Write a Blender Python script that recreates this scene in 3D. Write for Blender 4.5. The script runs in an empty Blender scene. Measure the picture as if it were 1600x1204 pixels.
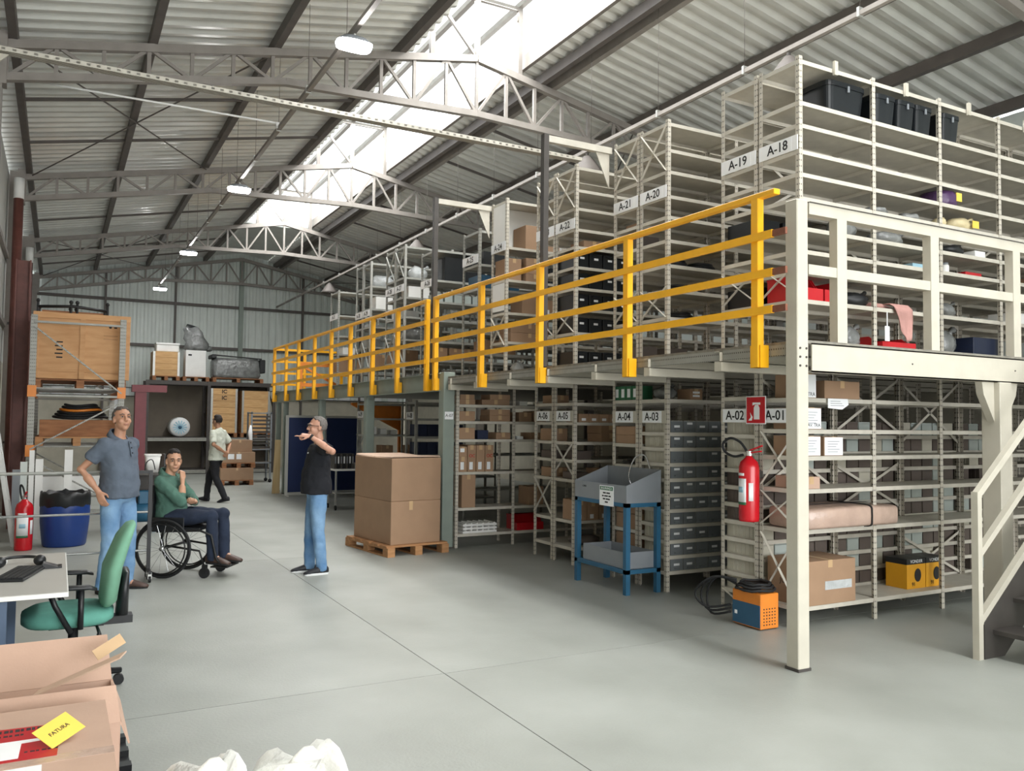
import bpy, bmesh, math, random
from mathutils import Vector, Matrix
random.seed(7)
sc = bpy.context.scene
COL = sc.collection
PI = math.pi
# ------------------------------------------------------------------ camera
def R3(d): return math.radians(d)
_y, _p, _r = R3(28.52), R3(2.533), R3(0.663)
fw = Vector((math.sin(_y)*math.cos(_p), math.cos(_y)*math.cos(_p), math.sin(_p)))
rt = Vector((math.cos(_y), -math.sin(_y), 0)); up = rt.cross(fw)
rt, up = math.cos(_r)*rt + math.sin(_r)*up, -math.sin(_r)*rt + math.cos(_r)*up
cd = bpy.data.cameras.new('camera'); cam = bpy.data.objects.new('camera', cd); COL.objects.link(cam)
cd.sensor_width = 36; cd.lens = 36*1303.3/1600; cd.clip_start = .05; cd.clip_end = 200
M = Matrix((rt, up, -fw)).transposed().to_4x4(); M.translation = (0, 0, 1.65)
cam.matrix_world = M; sc.camera = cam
# ------------------------------------------------------------------ world, light, exposure
w = bpy.data.worlds.new('sky'); sc.world = w; w.use_nodes = True
bg = w.node_tree.nodes['Background']; bg.inputs[0].default_value = (.93, .97, 1, 1); bg.inputs[1].default_value = 5.0
def area(name, loc, rot, sx, sy, power, col=(1, 1, 1)):
    l = bpy.data.lights.new(name, 'AREA'); l.shape = 'RECTANGLE'; l.size = sx; l.size_y = sy; l.energy = power; l.color = col
    o = bpy.data.objects.new(name, l); COL.objects.link(o); o.location = loc; o.rotation_euler = rot
    return o
area('skylight_daylight', (5.3, 8.75, 7.93), (0, 0, 0), 1.3, 29, 1650, (1, .985, .96))          # daylight of the ridge lantern
area('gate_daylight', (4.6, -5.85, 2.6), (R3(90), 0, 0), 9.5, 4.6, 680, (1, .99, .97))           # daylight of the open gate behind the viewer
sc.view_settings.view_transform = 'Standard'; sc.view_settings.look = 'None'
sc.view_settings.gamma = 1; sc.view_settings.use_curve_mapping = False
sc.view_settings.exposure = 0.0
sc.cycles.max_bounces = 7; sc.cycles.diffuse_bounces = 4; sc.cycles.glossy_bounces = 3
sc.cycles.transmission_bounces = 4; sc.cycles.sample_clamp_indirect = 4
# ------------------------------------------------------------------ materials
def lin(h):
    h = h.lstrip('#'); out = []
    for i in (0, 2, 4):
        c = int(h[i:i+2], 16)/255; out.append(c/12.92 if c <= .04045 else ((c+.055)/1.055)**2.4)
    return (*out, 1)
MT = {}
def mat(name, col, rough=.6, metal=0, var=.12, scale=6, bump=0, bscale=40, col2=None, rnd=0, trans=0, emit=0, holes=0, stretch=None, alpha=1, detail=4):
    m = bpy.data.materials.new(name); m.use_nodes = True; MT[name] = m
    nt = m.node_tree; N = nt.nodes; L = nt.links; b = N['Principled BSDF']
    b.inputs['Roughness'].default_value = rough; b.inputs['Metallic'].default_value = metal
    c = lin(col); b.inputs['Base Color'].default_value = c
    tc = N.new('ShaderNodeTexCoord'); vec = tc.outputs['Object']
    if stretch:
        mp = N.new('ShaderNodeMapping'); mp.inputs['Scale'].default_value = stretch; L.new(vec, mp.inputs[0]); vec = mp.outputs[0]
    last = None
    if var or col2:
        n = N.new('ShaderNodeTexNoise'); n.inputs['Scale'].default_value = scale; n.inputs['Detail'].default_value = detail; L.new(vec, n.inputs['Vector'])
        r = N.new('ShaderNodeValToRGB'); r.color_ramp.elements[0].position = .3; r.color_ramp.elements[1].position = .7
        c2 = lin(col2) if col2 else tuple(x*(1-var) for x in c[:3])+(1,)
        c1 = c if col2 else tuple(min(1, x*(1+var*.6)) for x in c[:3])+(1,)
        r.color_ramp.elements[0].color = c2; r.color_ramp.elements[1].color = c1
        L.new(n.outputs[0], r.inputs[0]); last = r.outputs[0]
    if rnd:
        oi = N.new('ShaderNodeObjectInfo'); hs = N.new('ShaderNodeHueSaturation'); mr = N.new('ShaderNodeMapRange')
        mr.inputs['To Min'].default_value = 1-rnd; mr.inputs['To Max'].default_value = 1+rnd
        L.new(oi.outputs['Random'], mr.inputs[0]); L.new(mr.outputs[0], hs.inputs['Value'])
        if last: L.new(last, hs.inputs['Color'])
        else: hs.inputs['Color'].default_value = c
        last = hs.outputs[0]
    if holes:      # punched slots of slotted-angle steel: small dark dots in rows (fine print on the steel)
        sx = N.new('ShaderNodeSeparateXYZ'); L.new(tc.outputs['Object'], sx.inputs[0])
        fr = N.new('ShaderNodeMath'); fr.operation = 'PINGPONG'; fr.inputs[1].default_value = holes/2; L.new(sx.outputs[2], fr.inputs[0])
        lt = N.new('ShaderNodeMath'); lt.operation = 'LESS_THAN'; lt.inputs[1].default_value = .006; L.new(fr.outputs[0], lt.inputs[0])
        ax = N.new('ShaderNodeMath'); ax.operation = 'ADD'; L.new(sx.outputs[0], ax.inputs[0]); L.new(sx.outputs[1], ax.inputs[1])
        pp = N.new('ShaderNodeMath'); pp.operation = 'PINGPONG'; pp.inputs[1].default_value = .011; L.new(ax.outputs[0], pp.inputs[0])
        l2 = N.new('ShaderNodeMath'); l2.operation = 'LESS_THAN'; l2.inputs[1].default_value = .0055; L.new(pp.outputs[0], l2.inputs[0])
        mu = N.new('ShaderNodeMath'); mu.operation = 'MULTIPLY'; L.new(lt.outputs[0], mu.inputs[0]); L.new(l2.outputs[0], mu.inputs[1])
        mx = N.new('ShaderNodeMix'); mx.data_type = 'RGBA'; L.new(mu.outputs[0], mx.inputs[0])
        if last: L.new(last, mx.inputs[6])
        else: mx.inputs[6].default_value = c
        mx.inputs[7].default_value = (.1, .09, .08, 1); last = mx.outputs[2]
    if last: L.new(last, b.inputs['Base Color'])
    if bump:
        n2 = N.new('ShaderNodeTexNoise'); n2.inputs['Scale'].default_value = bscale; n2.inputs['Detail'].default_value = 5; L.new(vec, n2.inputs['Vector'])
        bu = N.new('ShaderNodeBump'); bu.inputs['Strength'].default_value = bump; bu.inputs['Distance'].default_value = .02
        L.new(n2.outputs[0], bu.inputs['Height']); L.new(bu.outputs[0], b.inputs['Normal'])
    if emit:
        b.inputs['Emission Color'].default_value = c; b.inputs['Emission Strength'].default_value = emit
    if trans: b.inputs['Transmission Weight'].default_value = trans
    if alpha < 1: b.inputs['Alpha'].default_value = alpha
    return m
def translucent(name, col):
    m = bpy.data.materials.new(name); m.use_nodes = True; MT[name] = m; nt = m.node_tree; nt.nodes.clear()
    o = nt.nodes.new('ShaderNodeOutputMaterial'); t = nt.nodes.new('ShaderNodeBsdfTranslucent'); d = nt.nodes.new('ShaderNodeBsdfDiffuse')
    mx = nt.nodes.new('ShaderNodeMixShader'); t.inputs[0].default_value = lin(col); d.inputs[0].default_value = lin(col); mx.inputs[0].default_value = .25
    nt.links.new(t.outputs[0], mx.inputs[1]); nt.links.new(d.outputs[0], mx.inputs[2]); nt.links.new(mx.outputs[0], o.inputs[0])
mat('concrete', '#a2a5a0', .45, 0, scale=1.1, col2='#8e918b', bump=.08, bscale=60, detail=9)
mat('joint', '#55564f', .9)
mat('roof_steel', '#d6d6d1', .32, .25, scale=2.5, var=.1)
mat('wall_steel', '#d6ddd8', .5, .0, var=.08, scale=2)
mat('purlin_steel', '#5f5955', .6, .1, var=.15, scale=5)
mat('truss_steel', '#8d8781', .55, .15, var=.12, scale=6)
mat('lantern_steel', '#7d7771', .55, .1, var=.08)
mat('wall_white', '#c8c9c4', .6, 0, var=.06, scale=2)
mat('masonry', '#b9b4a4', .85, var=.1, scale=4, bump=.2)
mat('rust_pipe', '#6b4038', .55, var=.2, scale=10)
mat('cream', '#bcb7a9', .5, 0, var=.06, scale=7, bump=.03)
mat('cream_slot', '#bfb9ac', .5, 0, var=.14, scale=14, holes=.05)
mat('shelf_cream', '#c2bdb1', .5, 0, var=.1, scale=9, rnd=.05)
mat('shelf_grey', '#a4a49e', .5, .1, var=.1, scale=9, holes=0, rnd=.05)
mat('slot_grey', '#96968f', .5, .2, var=.12, scale=10, holes=.05)
mat('deck_steel', '#8b877e', .55, .3, var=.2, scale=20, holes=0, bump=.2, bscale=90)
mat('yellow', '#f7b416', .42, 0, var=.06, scale=8)
mat('rust_stub', '#7c4a36', .7, var=.2, scale=20)
mat('green_steel', '#88938a', .5, .05, var=.08, scale=5)
mat('dark_steel', '#4b4744', .5, .3, var=.12, scale=8)
mat('black_steel', '#1b1b1c', .45, .2, var=.15)
mat('zinc', '#b9bab6', .35, .6, var=.08, scale=12)
mat('carton', '#9c7e64', .8, var=.07, scale=5, rnd=.1, bump=.04, bscale=120)
mat('carton_pale', '#bd9e8b', .8, var=.08, scale=4, rnd=.05, bump=.04, bscale=100)
mat('carton_in', '#c3a792', .85, var=.06, scale=4)
mat('tape', '#c1a27c', .3, var=.05)
mat('wood', '#b98a5e', .75, scale=5, col2='#9c6f48', stretch=(.7, 6, 6), rnd=.1)
mat('plywood', '#d0a273', .7, scale=2.4, col2='#bb8a5b', stretch=(1, 1, 5), rnd=.05)
mat('crate_wood', '#d8b27e', .7, scale=3, col2='#c2935f', stretch=(1, 1, 7), rnd=.12)
mat('brown_wood', '#a06e49', .75, scale=4, col2='#855838', stretch=(1, 1, 6))
mat('white', '#e9e9e6', .5, var=.04)
mat('paper', '#eceef0', .7, var=.03)
mat('ink', '#1c1d20', .7, var=0)
mat('black_plastic', '#191b1e', .42, var=.1, scale=10)
mat('bin_black', '#15191d', .38, var=.12, scale=6, rnd=.1)
mat('drawer_beige', '#b9b5a6', .5, var=.06, rnd=.07)
mat('drawer_front', '#6f7477', .35, var=.12, scale=10, rnd=.18)
mat('drawer_brown', '#5d534d', .6, var=.1, rnd=.12)
mat('drawer_pale', '#aab3ae', .5, var=.06, rnd=.08)
mat('navy', '#1a2540', .5, var=.12, rnd=.2)
mat('red_plastic', '#b8141f', .4, var=.08)
mat('red_paint', '#c01622', .25, var=.05)
mat('maroon', '#6d2c33', .5, var=.12, scale=8)
mat('green_label', '#2d6a48', .5, var=.03)
mat('blue_steel', '#2b5f7e', .4, .05, var=.08)
mat('grey_paint', '#82878c', .45, .05, var=.06)
mat('orange', '#d9802a', .45, var=.1, scale=9)
mat('welder_blue', '#2a5674', .45, var=.08)
mat('yellow_box', '#e2a21c', .5, var=.05)
mat('yellow_card', '#e8c452', .7, var=.04)
mat('barrel_blue', '#1f3f86', .38, var=.1, scale=5)
mat('panel_blue', '#122a5c', .5, var=.06)
mat('desk_top', '#b2b0ab', .4, var=.03)
mat('desk_leg', '#5a6c86', .5, var=.05)
mat('chair_green', '#6f9f86', .85, var=.1, scale=12, bump=.15, bscale=300)
mat('chair_seat', '#5c9a8c', .85, var=.1, scale=12, bump=.15, bscale=300)
mat('rubber', '#17181a', .7, var=.1)
mat('chrome', '#c9ccce', .18, .9, var=0)
mat('wrap_film', '#b9b6b2', .12, 0, var=.25, scale=9, bump=.9, bscale=14)
mat('wrap_carton', '#bda394', .22, 0, var=.15, scale=5, bump=.5, bscale=12)
mat('grey_film', '#7b7d7c', .15, 0, var=.35, scale=7, bump=1, bscale=10)
mat('clear_film', '#d6dadb', .1, 0, var=.2, scale=9, bump=1, bscale=16, alpha=.75)
mat('purple', '#4a2f57', .35, var=.2, bump=.6, bscale=20)
mat('sack_cream', '#cfc19a', .5, var=.15, bump=.6, bscale=18)
mat('pink_cloth', '#b98c84', .85, var=.12, bump=.5, bscale=14)
mat('foam', '#eeefea', .9, var=.04, bump=.25, bscale=50)
mat('roll_blue', '#9cc4d6', .5, var=0)
mat('back_panel', '#6d655a', .8, var=.12, scale=3)
mat('wood_plank', '#d1b98d', .7, scale=4, col2='#bfa373', stretch=(6, 6, .6))
mat('skin1', '#b98a70', .5, var=.06, scale=20); mat('skin2', '#bf8f78', .5, var=.06, scale=20); mat('skin3', '#c09378', .5, var=.06, scale=20); mat('skin4', '#a57a60', .5, var=.06, scale=20)
mat('hair_grey', '#5a5450', .8, var=.3, scale=60, bump=.6, bscale=120); mat('hair_dark', '#241d1a', .7, var=.3, scale=60, bump=.6, bscale=120); mat('hair_silver', '#77726e', .8, var=.3, scale=60, bump=.6, bscale=120)
mat('polo_grey', '#5b6573', .9, var=.08, scale=8, bump=.7, bscale=7); mat('shirt_green', '#4c6f62', .9, var=.12, scale=8, bump=.8, bscale=8)
mat('shirt_black', '#14161d', .9, var=.1, scale=8, bump=.25, bscale=14); mat('shirt_pale', '#c6cabd', .9, var=.08, scale=7, bump=.8, bscale=8)
mat('jeans', '#86a8c8', .9, scale=4, col2='#4f78a4', bump=.8, bscale=8); mat('jeans_dark', '#222d42', .9, scale=6, col2='#1b2436', bump=.3, bscale=14); mat('trouser_black', '#15161b', .9, var=.1, bump=.25, bscale=12)
mat('shoe_brown', '#4a3730', .5, var=.15); mat('shoe_dark', '#23242a', .6, var=.1); mat('sole_white', '#e3e5e6', .6, var=.03)
mat('eye_white', '#a99c94', .4, var=0); mat('lips', '#96605a', .5, var=0)
mat('lamp_glow', '#ffffff', .5, var=0, emit=130)
mat('pane', '#eef3f2', .3, var=0, emit=0)
translucent('sheet_translucent', '#f4f7f5')
# ------------------------------------------------------------------ mesh helpers
WL = {}                                    # world position of every root built so far
def link(o, parent=None, loc=(0, 0, 0)):
    COL.objects.link(o); loc = Vector(loc)
    WL[o.name] = loc
    if parent is not None:
        o.parent = parent; o.location = loc - WL[parent.name]
    else: o.location = loc
    return o
def tag(o, label=None, cat=None, group=None, kind=None):
    if label: o['label'] = label
    if cat: o['category'] = cat
    if group: o['group'] = group
    if kind: o['kind'] = kind
    return o
def thing(name, label, cat, loc=(0, 0, 0), group=None):
    o = bpy.data.objects.new(name, None); o.empty_display_size = .1
    return tag(link(o, None, loc), label, cat, group)
def struct(name, loc=(0, 0, 0)):
    o = bpy.data.objects.new(name, None); return tag(link(o, None, loc), kind='structure')
class MB:
    def __init__(s): s.v = []; s.f = []
    def add(s, vs, fs):
        k = len(s.v); s.v += [Vector(p) for p in vs]; s.f += [tuple(i+k for i in f) for f in fs]; return s
    def box(s, x0, y0, z0, x1, y1, z1):
        return s.add([(x0, y0, z0), (x1, y0, z0), (x1, y1, z0), (x0, y1, z0), (x0, y0, z1), (x1, y0, z1), (x1, y1, z1), (x0, y1, z1)],
                     [(0, 3, 2, 1), (4, 5, 6, 7), (0, 1, 5, 4), (1, 2, 6, 5), (2, 3, 7, 6), (3, 0, 4, 7)])
    def bar(s, a, b, w, h=None, upv=(0, 0, 1)):
        h = h or w; a = Vector(a); b = Vector(b); d = (b-a).normalized(); u = Vector(upv)
        if abs(d.dot(u)) > .98: u = Vector((0, 1, 0)) if abs(d.y) < .9 else Vector((1, 0, 0))
        x = d.cross(u).normalized()*w/2; y = x.cross(d).normalized()*h/2
        vs = [a-x-y, a+x-y, a+x+y, a-x+y, b-x-y, b+x-y, b+x+y, b-x+y]
        return s.add(vs, [(0, 1, 2, 3), (7, 6, 5, 4), (0, 4, 5, 1), (1, 5, 6, 2), (2, 6, 7, 3), (3, 7, 4, 0)])
    def tube(s, pts, r, n=8, closed=False, caps=True):
        pts = [Vector(p) for p in pts]; m = len(pts); rs = r if isinstance(r, (list, tuple)) else [r]*m
        k = len(s.v); px = None
        for i, p in enumerate(pts):
            if closed: d = pts[(i+1) % m]-pts[i-1]
            else: d = pts[min(i+1, m-1)]-pts[max(i-1, 0)]
            d.normalize()
            if px is None:
                u = Vector((0, 0, 1)) if abs(d.z) < .9 else Vector((1, 0, 0)); x = d.cross(u).normalized()
            else:
                x = (px-d*px.dot(d)).normalized()
            px = x; y = d.cross(x)
            for j in range(n):
                a = 2*PI*j/n; s.v.append(p+(x*math.cos(a)+y*math.sin(a))*rs[i])
        for i in range(m if closed else m-1):
            for j in range(n):
                a = k+i*n+j; b = k+i*n+(j+1) % n; c = k+((i+1) % m)*n; s.f.append((a, b, c+(j+1) % n, c+j))
        if caps and not closed:
            s.f.append(tuple(k+j for j in reversed(range(n)))); s.f.append(tuple(k+(m-1)*n+j for j in range(n)))
        return s
    def cyl(s, a, b, r, n=16): return s.tube([a, b], r, n)
    def lathe(s, prof, c=(0, 0, 0), n=24):
        k = len(s.v); c = Vector(c)
        for (r, z) in prof:
            for j in range(n):
                a = 2*PI*j/n; s.v.append(c+Vector((r*math.cos(a), r*math.sin(a), z)))
        for i in range(len(prof)-1):
            for j in range(n):
                a = k+i*n+j; b = k+i*n+(j+1) % n; s.f.append((a, b, b+n, a+n))
        s.f.append(tuple(k+j for j in reversed(range(n)))); s.f.append(tuple(k+(len(prof)-1)*n+j for j in range(n)))
        return s
    def loft(s, rings, n=20, e=2.0):
        # rings: (centre, rx vector, ry vector); superellipse exponent e
        k = len(s.v)
        for c, X, Y in rings:
            c = Vector(c); X = Vector(X); Y = Vector(Y)
            for j in range(n):
                a = 2*PI*j/n; ca = math.cos(a); sa = math.sin(a)
                s.v.append(c+X*(math.copysign(abs(ca)**(2/e), ca))+Y*(math.copysign(abs(sa)**(2/e), sa)))
        for i in range(len(rings)-1):
            for j in range(n):
                a = k+i*n+j; b = k+i*n+(j+1) % n; s.f.append((a, b, b+n, a+n))
        s.f.append(tuple(k+j for j in reversed(range(n)))); s.f.append(tuple(k+(len(rings)-1)*n+j for j in range(n)))
        return s
    def ball(s, c, r, n=14, m=9, rot=None):
        c = Vector(c); r = Vector(r if hasattr(r, '__len__') else (r, r, r)); rings = []
        k = len(s.v)
        for i in range(1, m):
            t = PI*i/m
            for j in range(n):
                a = 2*PI*j/n; p = Vector((r.x*math.sin(t)*math.cos(a), r.y*math.sin(t)*math.sin(a), -r.z*math.cos(t)))
                s.v.append(c+(rot @ p if rot else p))
        lo = len(s.v); p = Vector((0, 0, -r.z)); s.v.append(c+(rot @ p if rot else p)); p = -p; s.v.append(c+(rot @ p if rot else p))
        for i in range(m-2):
            for j in range(n):
                a = k+i*n+j; b = k+i*n+(j+1) % n; s.f.append((a, b, b+n, a+n))
        for j in range(n):
            s.f.append((lo, k+(j+1) % n, k+j)); q = k+(m-2)*n; s.f.append((lo+1, q+j, q+(j+1) % n))
        return s
    def prism(s, poly, fn, a, b):
        # poly 2-D points, fn(u, v, t) -> xyz, between t=a and t=b
        n = len(poly); k = len(s.v)
        for t in (a, b):
            for (u, v) in poly: s.v.append(Vector(fn(u, v, t)))
        s.f.append(tuple(k+i for i in reversed(range(n)))); s.f.append(tuple(k+n+i for i in range(n)))
        for i in range(n):
            j = (i+1) % n; s.f.append((k+i, k+j, k+n+j, k+n+i))
        return s
    def mesh(s, name, m, org=(0, 0, 0), smooth=False, bev=0, fix=True):
        o = Vector(org); me = bpy.data.meshes.new(name); me.from_pydata([tuple(p-o) for p in s.v], [], s.f)
        if bev or fix:
            bm = bmesh.new(); bm.from_mesh(me)
            if fix: bmesh.ops.recalc_face_normals(bm, faces=bm.faces)
            if bev: bmesh.ops.bevel(bm, geom=bm.edges[:], offset=bev, segments=1, affect='EDGES', clamp_overlap=True)
            bm.to_mesh(me); bm.free()
        if smooth:
            me.polygons.foreach_set('use_smooth', [True]*len(me.polygons))
        me.materials.append(MT[m]); return me
    def build(s, name, m, parent=None, smooth=False, bev=0, org=None, fix=True):
        if org is None:
            xs = [p.x for p in s.v]; ys = [p.y for p in s.v]; zs = [p.z for p in s.v]
            org = ((min(xs)+max(xs))/2, (min(ys)+max(ys))/2, min(zs))
        return link(bpy.data.objects.new(name, s.mesh(name, m, org, smooth, bev, fix)), parent, org)
CA = {}
def inst(name, key, fn, loc, parent=None):
    # shared mesh: fn() gives an MB around the origin and its material, once per key
    if key not in CA:
        mb, m, kw = fn(); CA[key] = mb.mesh(name, m, **kw)
    return link(bpy.data.objects.new(name, CA[key]), parent, loc)
def bx(name, m, size, loc, parent=None, bev=0, rz=0):
    sx, sy, sz = (round(v, 4) for v in size)
    o = inst(name, ('bx', sx, sy, sz, m, bev), lambda: (MB().box(-sx/2, -sy/2, 0, sx/2, sy/2, sz), m, dict(bev=bev)), loc, parent)
    if rz: o.rotation_euler.z = rz
    return o
def bars(name, m, a, b, wd, parent=None, h=None): return MB().bar(a, b, wd, h).build(name, m, parent)
def resample(pts, k=5):
    P = [Vector(q) for q in pts]; out = []
    for i in range(len(P)-1):
        a, b, c, d = P[max(i-1, 0)], P[i], P[i+1], P[min(i+2, len(P)-1)]
        for j in range(k):
            s = j/k; out.append(.5*((2*b)+(c-a)*s+(2*a-5*b+4*c-d)*s*s+(3*b-a-3*c+d)*s**3))
    return out+[P[-1]]
def tubes(name, m, pts, r, parent=None, n=8, closed=False, smooth=True):
    if len(pts) > 3 and not closed and not isinstance(r, (list, tuple)): pts = resample(pts)
    return MB().tube(pts, r, n, closed).build(name, m, parent, smooth)
TXT = {}
def text(body, size, loc, parent, face='-x', m='ink', name='lettering', bold=0.0):
    key = (body, size, m, bold)
    if key not in TXT:
        cu = bpy.data.curves.new('lettering', 'FONT'); cu.body = body; cu.size = size; cu.align_x = 'CENTER'; cu.align_y = 'CENTER'; cu.offset = bold*size
        cu.extrude = .0006; cu.resolution_u = 3
        t = bpy.data.objects.new('lettering', cu); COL.objects.link(t)
        dg = bpy.context.evaluated_depsgraph_get(); dg.update()
        me = bpy.data.meshes.new_from_object(t.evaluated_get(dg)); bpy.data.objects.remove(t)
        me.materials.clear(); me.materials.append(MT[m]); TXT[key] = me
    o = link(bpy.data.objects.new(name, TXT[key]), parent, loc)
    A = {'-x': ((0, -1, 0), (0, 0, 1), (-1, 0, 0)), '-y': ((1, 0, 0), (0, 0, 1), (0, -1, 0)), '+z': ((1, 0, 0), (0, 1, 0), (0, 0, 1)), '+x': ((0, 1, 0), (0, 0, 1), (1, 0, 0))}[face] if isinstance(face, str) else face
    o.rotation_euler = Matrix(A).transposed().to_euler()
    return o
ORD = ['first', 'second', 'third', 'fourth', 'fifth', 'sixth', 'seventh', 'eighth', 'ninth', 'tenth', 'eleventh', 'twelfth', 'thirteenth', 'fourteenth', 'fifteenth', 'sixteenth', 'seventeenth', 'eighteenth', 'nineteenth', 'twentieth']
ORD += ['twenty-first', 'twenty-second', 'twenty-third', 'twenty-fourth', 'twenty-fifth']
# ------------------------------------------------------------------ building shell
XL, XR, XC, YB, YF = -.9, 11.5, 5.3, -6.0, 29.1
TY = [-1.04, 4.96, 10.96, 16.96, 22.96, 28.9]
def zch(x): return 7.03-.193*abs(x-XC)
def zroof(x): return zch(x)+.22
fl = struct('floor', (XC, 11, 0))
MB().box(XL-.3, YB-6, -.25, XR+.3, YF+.2, -.03).build('subfloor', 'joint', fl)
gx = [XL-.3, 2.28, 7.28, XR+.3]; gy = [YB-6, -4.92, .08, 5.08, 10.08, 15.08, 20.08, 25.08, YF+.2]
for i in range(3):
    for j in range(len(gy)-1):
        bx('slab', 'concrete', (gx[i+1]-gx[i]-.006, gy[j+1]-gy[j]-.006, .03), ((gx[i]+gx[i+1])/2, (gy[j]+gy[j+1])/2, -.03), fl)
def corr(length, n, per=.25, h=.06):
    pts = []
    for i in range(n):
        o = i*per; pts += [(o, 0), (o+per*.28, 0), (o+per*.5, h), (o+per*.78, h)]
    pts.append((n*per, 0)); return pts
ceil = struct('ceiling', (XC, 11, 5.5))
def roof_sheet(xa, xb, key):
    def mk():
        mb = MB(); pr = corr(1, 4)
        for (y, h) in pr:
            mb.v += [Vector((xa, y, zroof(xa)+h)), Vector((xb, y, zroof(xb)+h))]
        for i in range(len(pr)-1): mb.f.append((2*i, 2*i+1, 2*i+3, 2*i+2))
        return mb, 'roof_steel', dict(fix=False)
    for k in range(int(YF-YB)+1): inst('roof_sheet', key, mk, (0, YB+k, 0), ceil)
roof_sheet(XL-.15, 4.42, 'rl'); roof_sheet(6.18, XR+.15, 'rr')
YS = 23.5                                             # the lantern stops here; the ridge is closed beyond it
MB().add([(4.4, YS, zroof(4.4)+.03), (XC, YS, zroof(XC)+.03), (6.2, YS, zroof(6.2)+.03), (4.4, YF, zroof(4.4)+.03), (XC, YF, zroof(XC)+.03), (6.2, YF, zroof(6.2)+.03)], [(0, 1, 4, 3), (1, 2, 5, 4)]).build('ridge_sheet', 'roof_steel', ceil, fix=False)
def purlin(x, hh=.15, ww=.09, z=None, m='purlin_steel', parent=ceil, name='purlin'):
    z = zch(x)+.05 if z is None else z
    return MB().box(x-ww/2, YB, z, x+ww/2, YF, z+hh).build(name, m, parent)
for x in (-.58, .89, 2.38, 4.12): purlin(x)
for x in (6.42, 6.62, 8.22, 9.72, 11.2): purlin(x, m='truss_steel' if x > 6.5 and x < 7 else 'purlin_steel')
for (xa, xb) in ((-.55, 2.4), (8.2, 11.2)):          # rod bracing below the sheets
    for a, b in ((2, 3), (4, 5)):
        for s in (0, 1):
            MB().tube([(xa, TY[a+s if s == 0 else b], zch(xa)+.02), (xb, TY[b] if s == 0 else TY[a], zch(xb)+.02)], .012, 5).build('brace_rod', 'purlin_steel', ceil)
for a in range(2, 5):                                  # sag rods across the purlins
    for f in (.36, .7):
        y = TY[a]+6*f
        bars('sag_rod', 'purlin_steel', (XL+.3, y, zch(XL+.3)+.1), (4.1, y, zch(4.1)+.1), .04, ceil)
        bars('sag_rod', 'purlin_steel', (6.6, y, zch(6.6)+.1), (11.2, y, zch(11.2)+.1), .04, ceil)
# ridge lantern
lan = struct('window_1', (XC, 11, 7))
for k in range(29):
    inst('skylight_sheet', 'sky', lambda: (MB().box(4.25, 0, 8.06, 6.35, .98, 8.075), 'sheet_translucent', {}), (0, YB+k, 0), lan)
for x in (4.58, XC, 6.02): MB().box(x-.04, YB, 7.97, x+.04, YS, 8.05).build('lantern_purlin', 'lantern_steel', lan)
MB().box(6.1, YB, zroof(6.2)-.02, 6.16, YS, zroof(6.2)+.2).build('flashing', 'lantern_steel', lan)
MB().box(4.3, YS, zroof(4.3), 6.3, YS+.03, 8.07).build('end_panel', 'sheet_translucent', lan)
for y in TY[:5]:
    for x in (4.58, XC, 6.02): MB().box(x-.035, y-.035, zch(x), x+.035, y+.035, 7.97).build('lantern_post', 'lantern_steel', lan)
    bars('lantern_tie', 'lantern_steel', (4.58, y, 7.95), (6.02, y, 7.95), .06, lan)
    for x in (4.58, 6.02): bars('lantern_brace', 'lantern_steel', (XC, y, 7.05), (x, y, 7.85), .045, lan)
# trusses
wl = ['the roof truss out above the stair, only its right end in view', 'the nearest full roof truss, right under the first lit lamp', 'second full roof truss back, left of the second lit lamp',
      'third full roof truss back, its apex star-shaped against the skylight end', 'the furthest roof truss, against the far gable wall']
for y, lb in zip(TY[1:], wl):
    t = thing('roof_truss', 'grey steel lattice '+lb.replace('the ', '', 1), 'truss', (XC, y, 5.5))
    xa, xb = -.66, 11.26
    def zb(x):
        d = min(x, 2*XC-x); return 5.5+.19*(d+.66) if d < 2.5 else 6.1+.035*(d-2.5)
    for a, b in ((xa, XC), (XC, xb)): bars('top_chord', 'truss_steel', (a, y, zch(a)), (b, y, zch(b)), .09, t, .1)
    for a, b in ((xa, 2.5), (2.5, XC), (XC, 8.1), (8.1, xb)): bars('bottom_chord', 'truss_steel', (a, y, zb(a)), (b, y, zb(b)), .09, t, .09)
    for side in (0, 1):
        P = []
        for k in range(13):
            x = xa+.02+k*(XC-xa-.02)/12; P.append(x if side == 0 else 2*XC-x)
        for k in range(13):
            if side and k == 12: continue
            bars('web_vertical', 'truss_steel', (P[k], y, zb(P[k])), (P[k], y, zch(P[k])), .045, t)
        for k in range(12):
            a, b = P[k], P[k+1]
            if k % 2 == 0: bars('web_diagonal', 'truss_steel', (a, y, zb(a)), (b, y, zch(b)), .04, t)
            else: bars('web_diagonal', 'truss_steel', (a, y, zch(a)), (b, y, zb(b)), .04, t)
    for x in (xa-.03, xb+.03): MB().box(x-.06, y-.1, 5.4, x+.06, y+.1, 6.0).build('end_plate', 'truss_steel', t)
for i, y in enumerate(TY[1:]):
    for x, sd in ((-.77, 'left'), (11.37, 'right')):
        t = thing('steel_column', 'grey steel wall column carrying the %s end of the %s truss' % (sd, ['nearest, half hidden', 'first full', 'second full', 'third full', 'furthest'][i]), 'column', (x, y, 0))
        MB().box(x-.1, y-.09, 0, x+.1, y-.07, 5.95).build('flange', 'truss_steel', t); MB().box(x-.1, y+.07, 0, x+.1, y+.09, 5.95).build('flange', 'truss_steel', t)
        MB().box(x-.01, y-.07, 0, x+.01, y+.07, 5.95).build('web', 'truss_steel', t); MB().box(x-.11, y-.13, 0, x+.11, y+.13, .015).build('base_plate', 'truss_steel', t)
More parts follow.
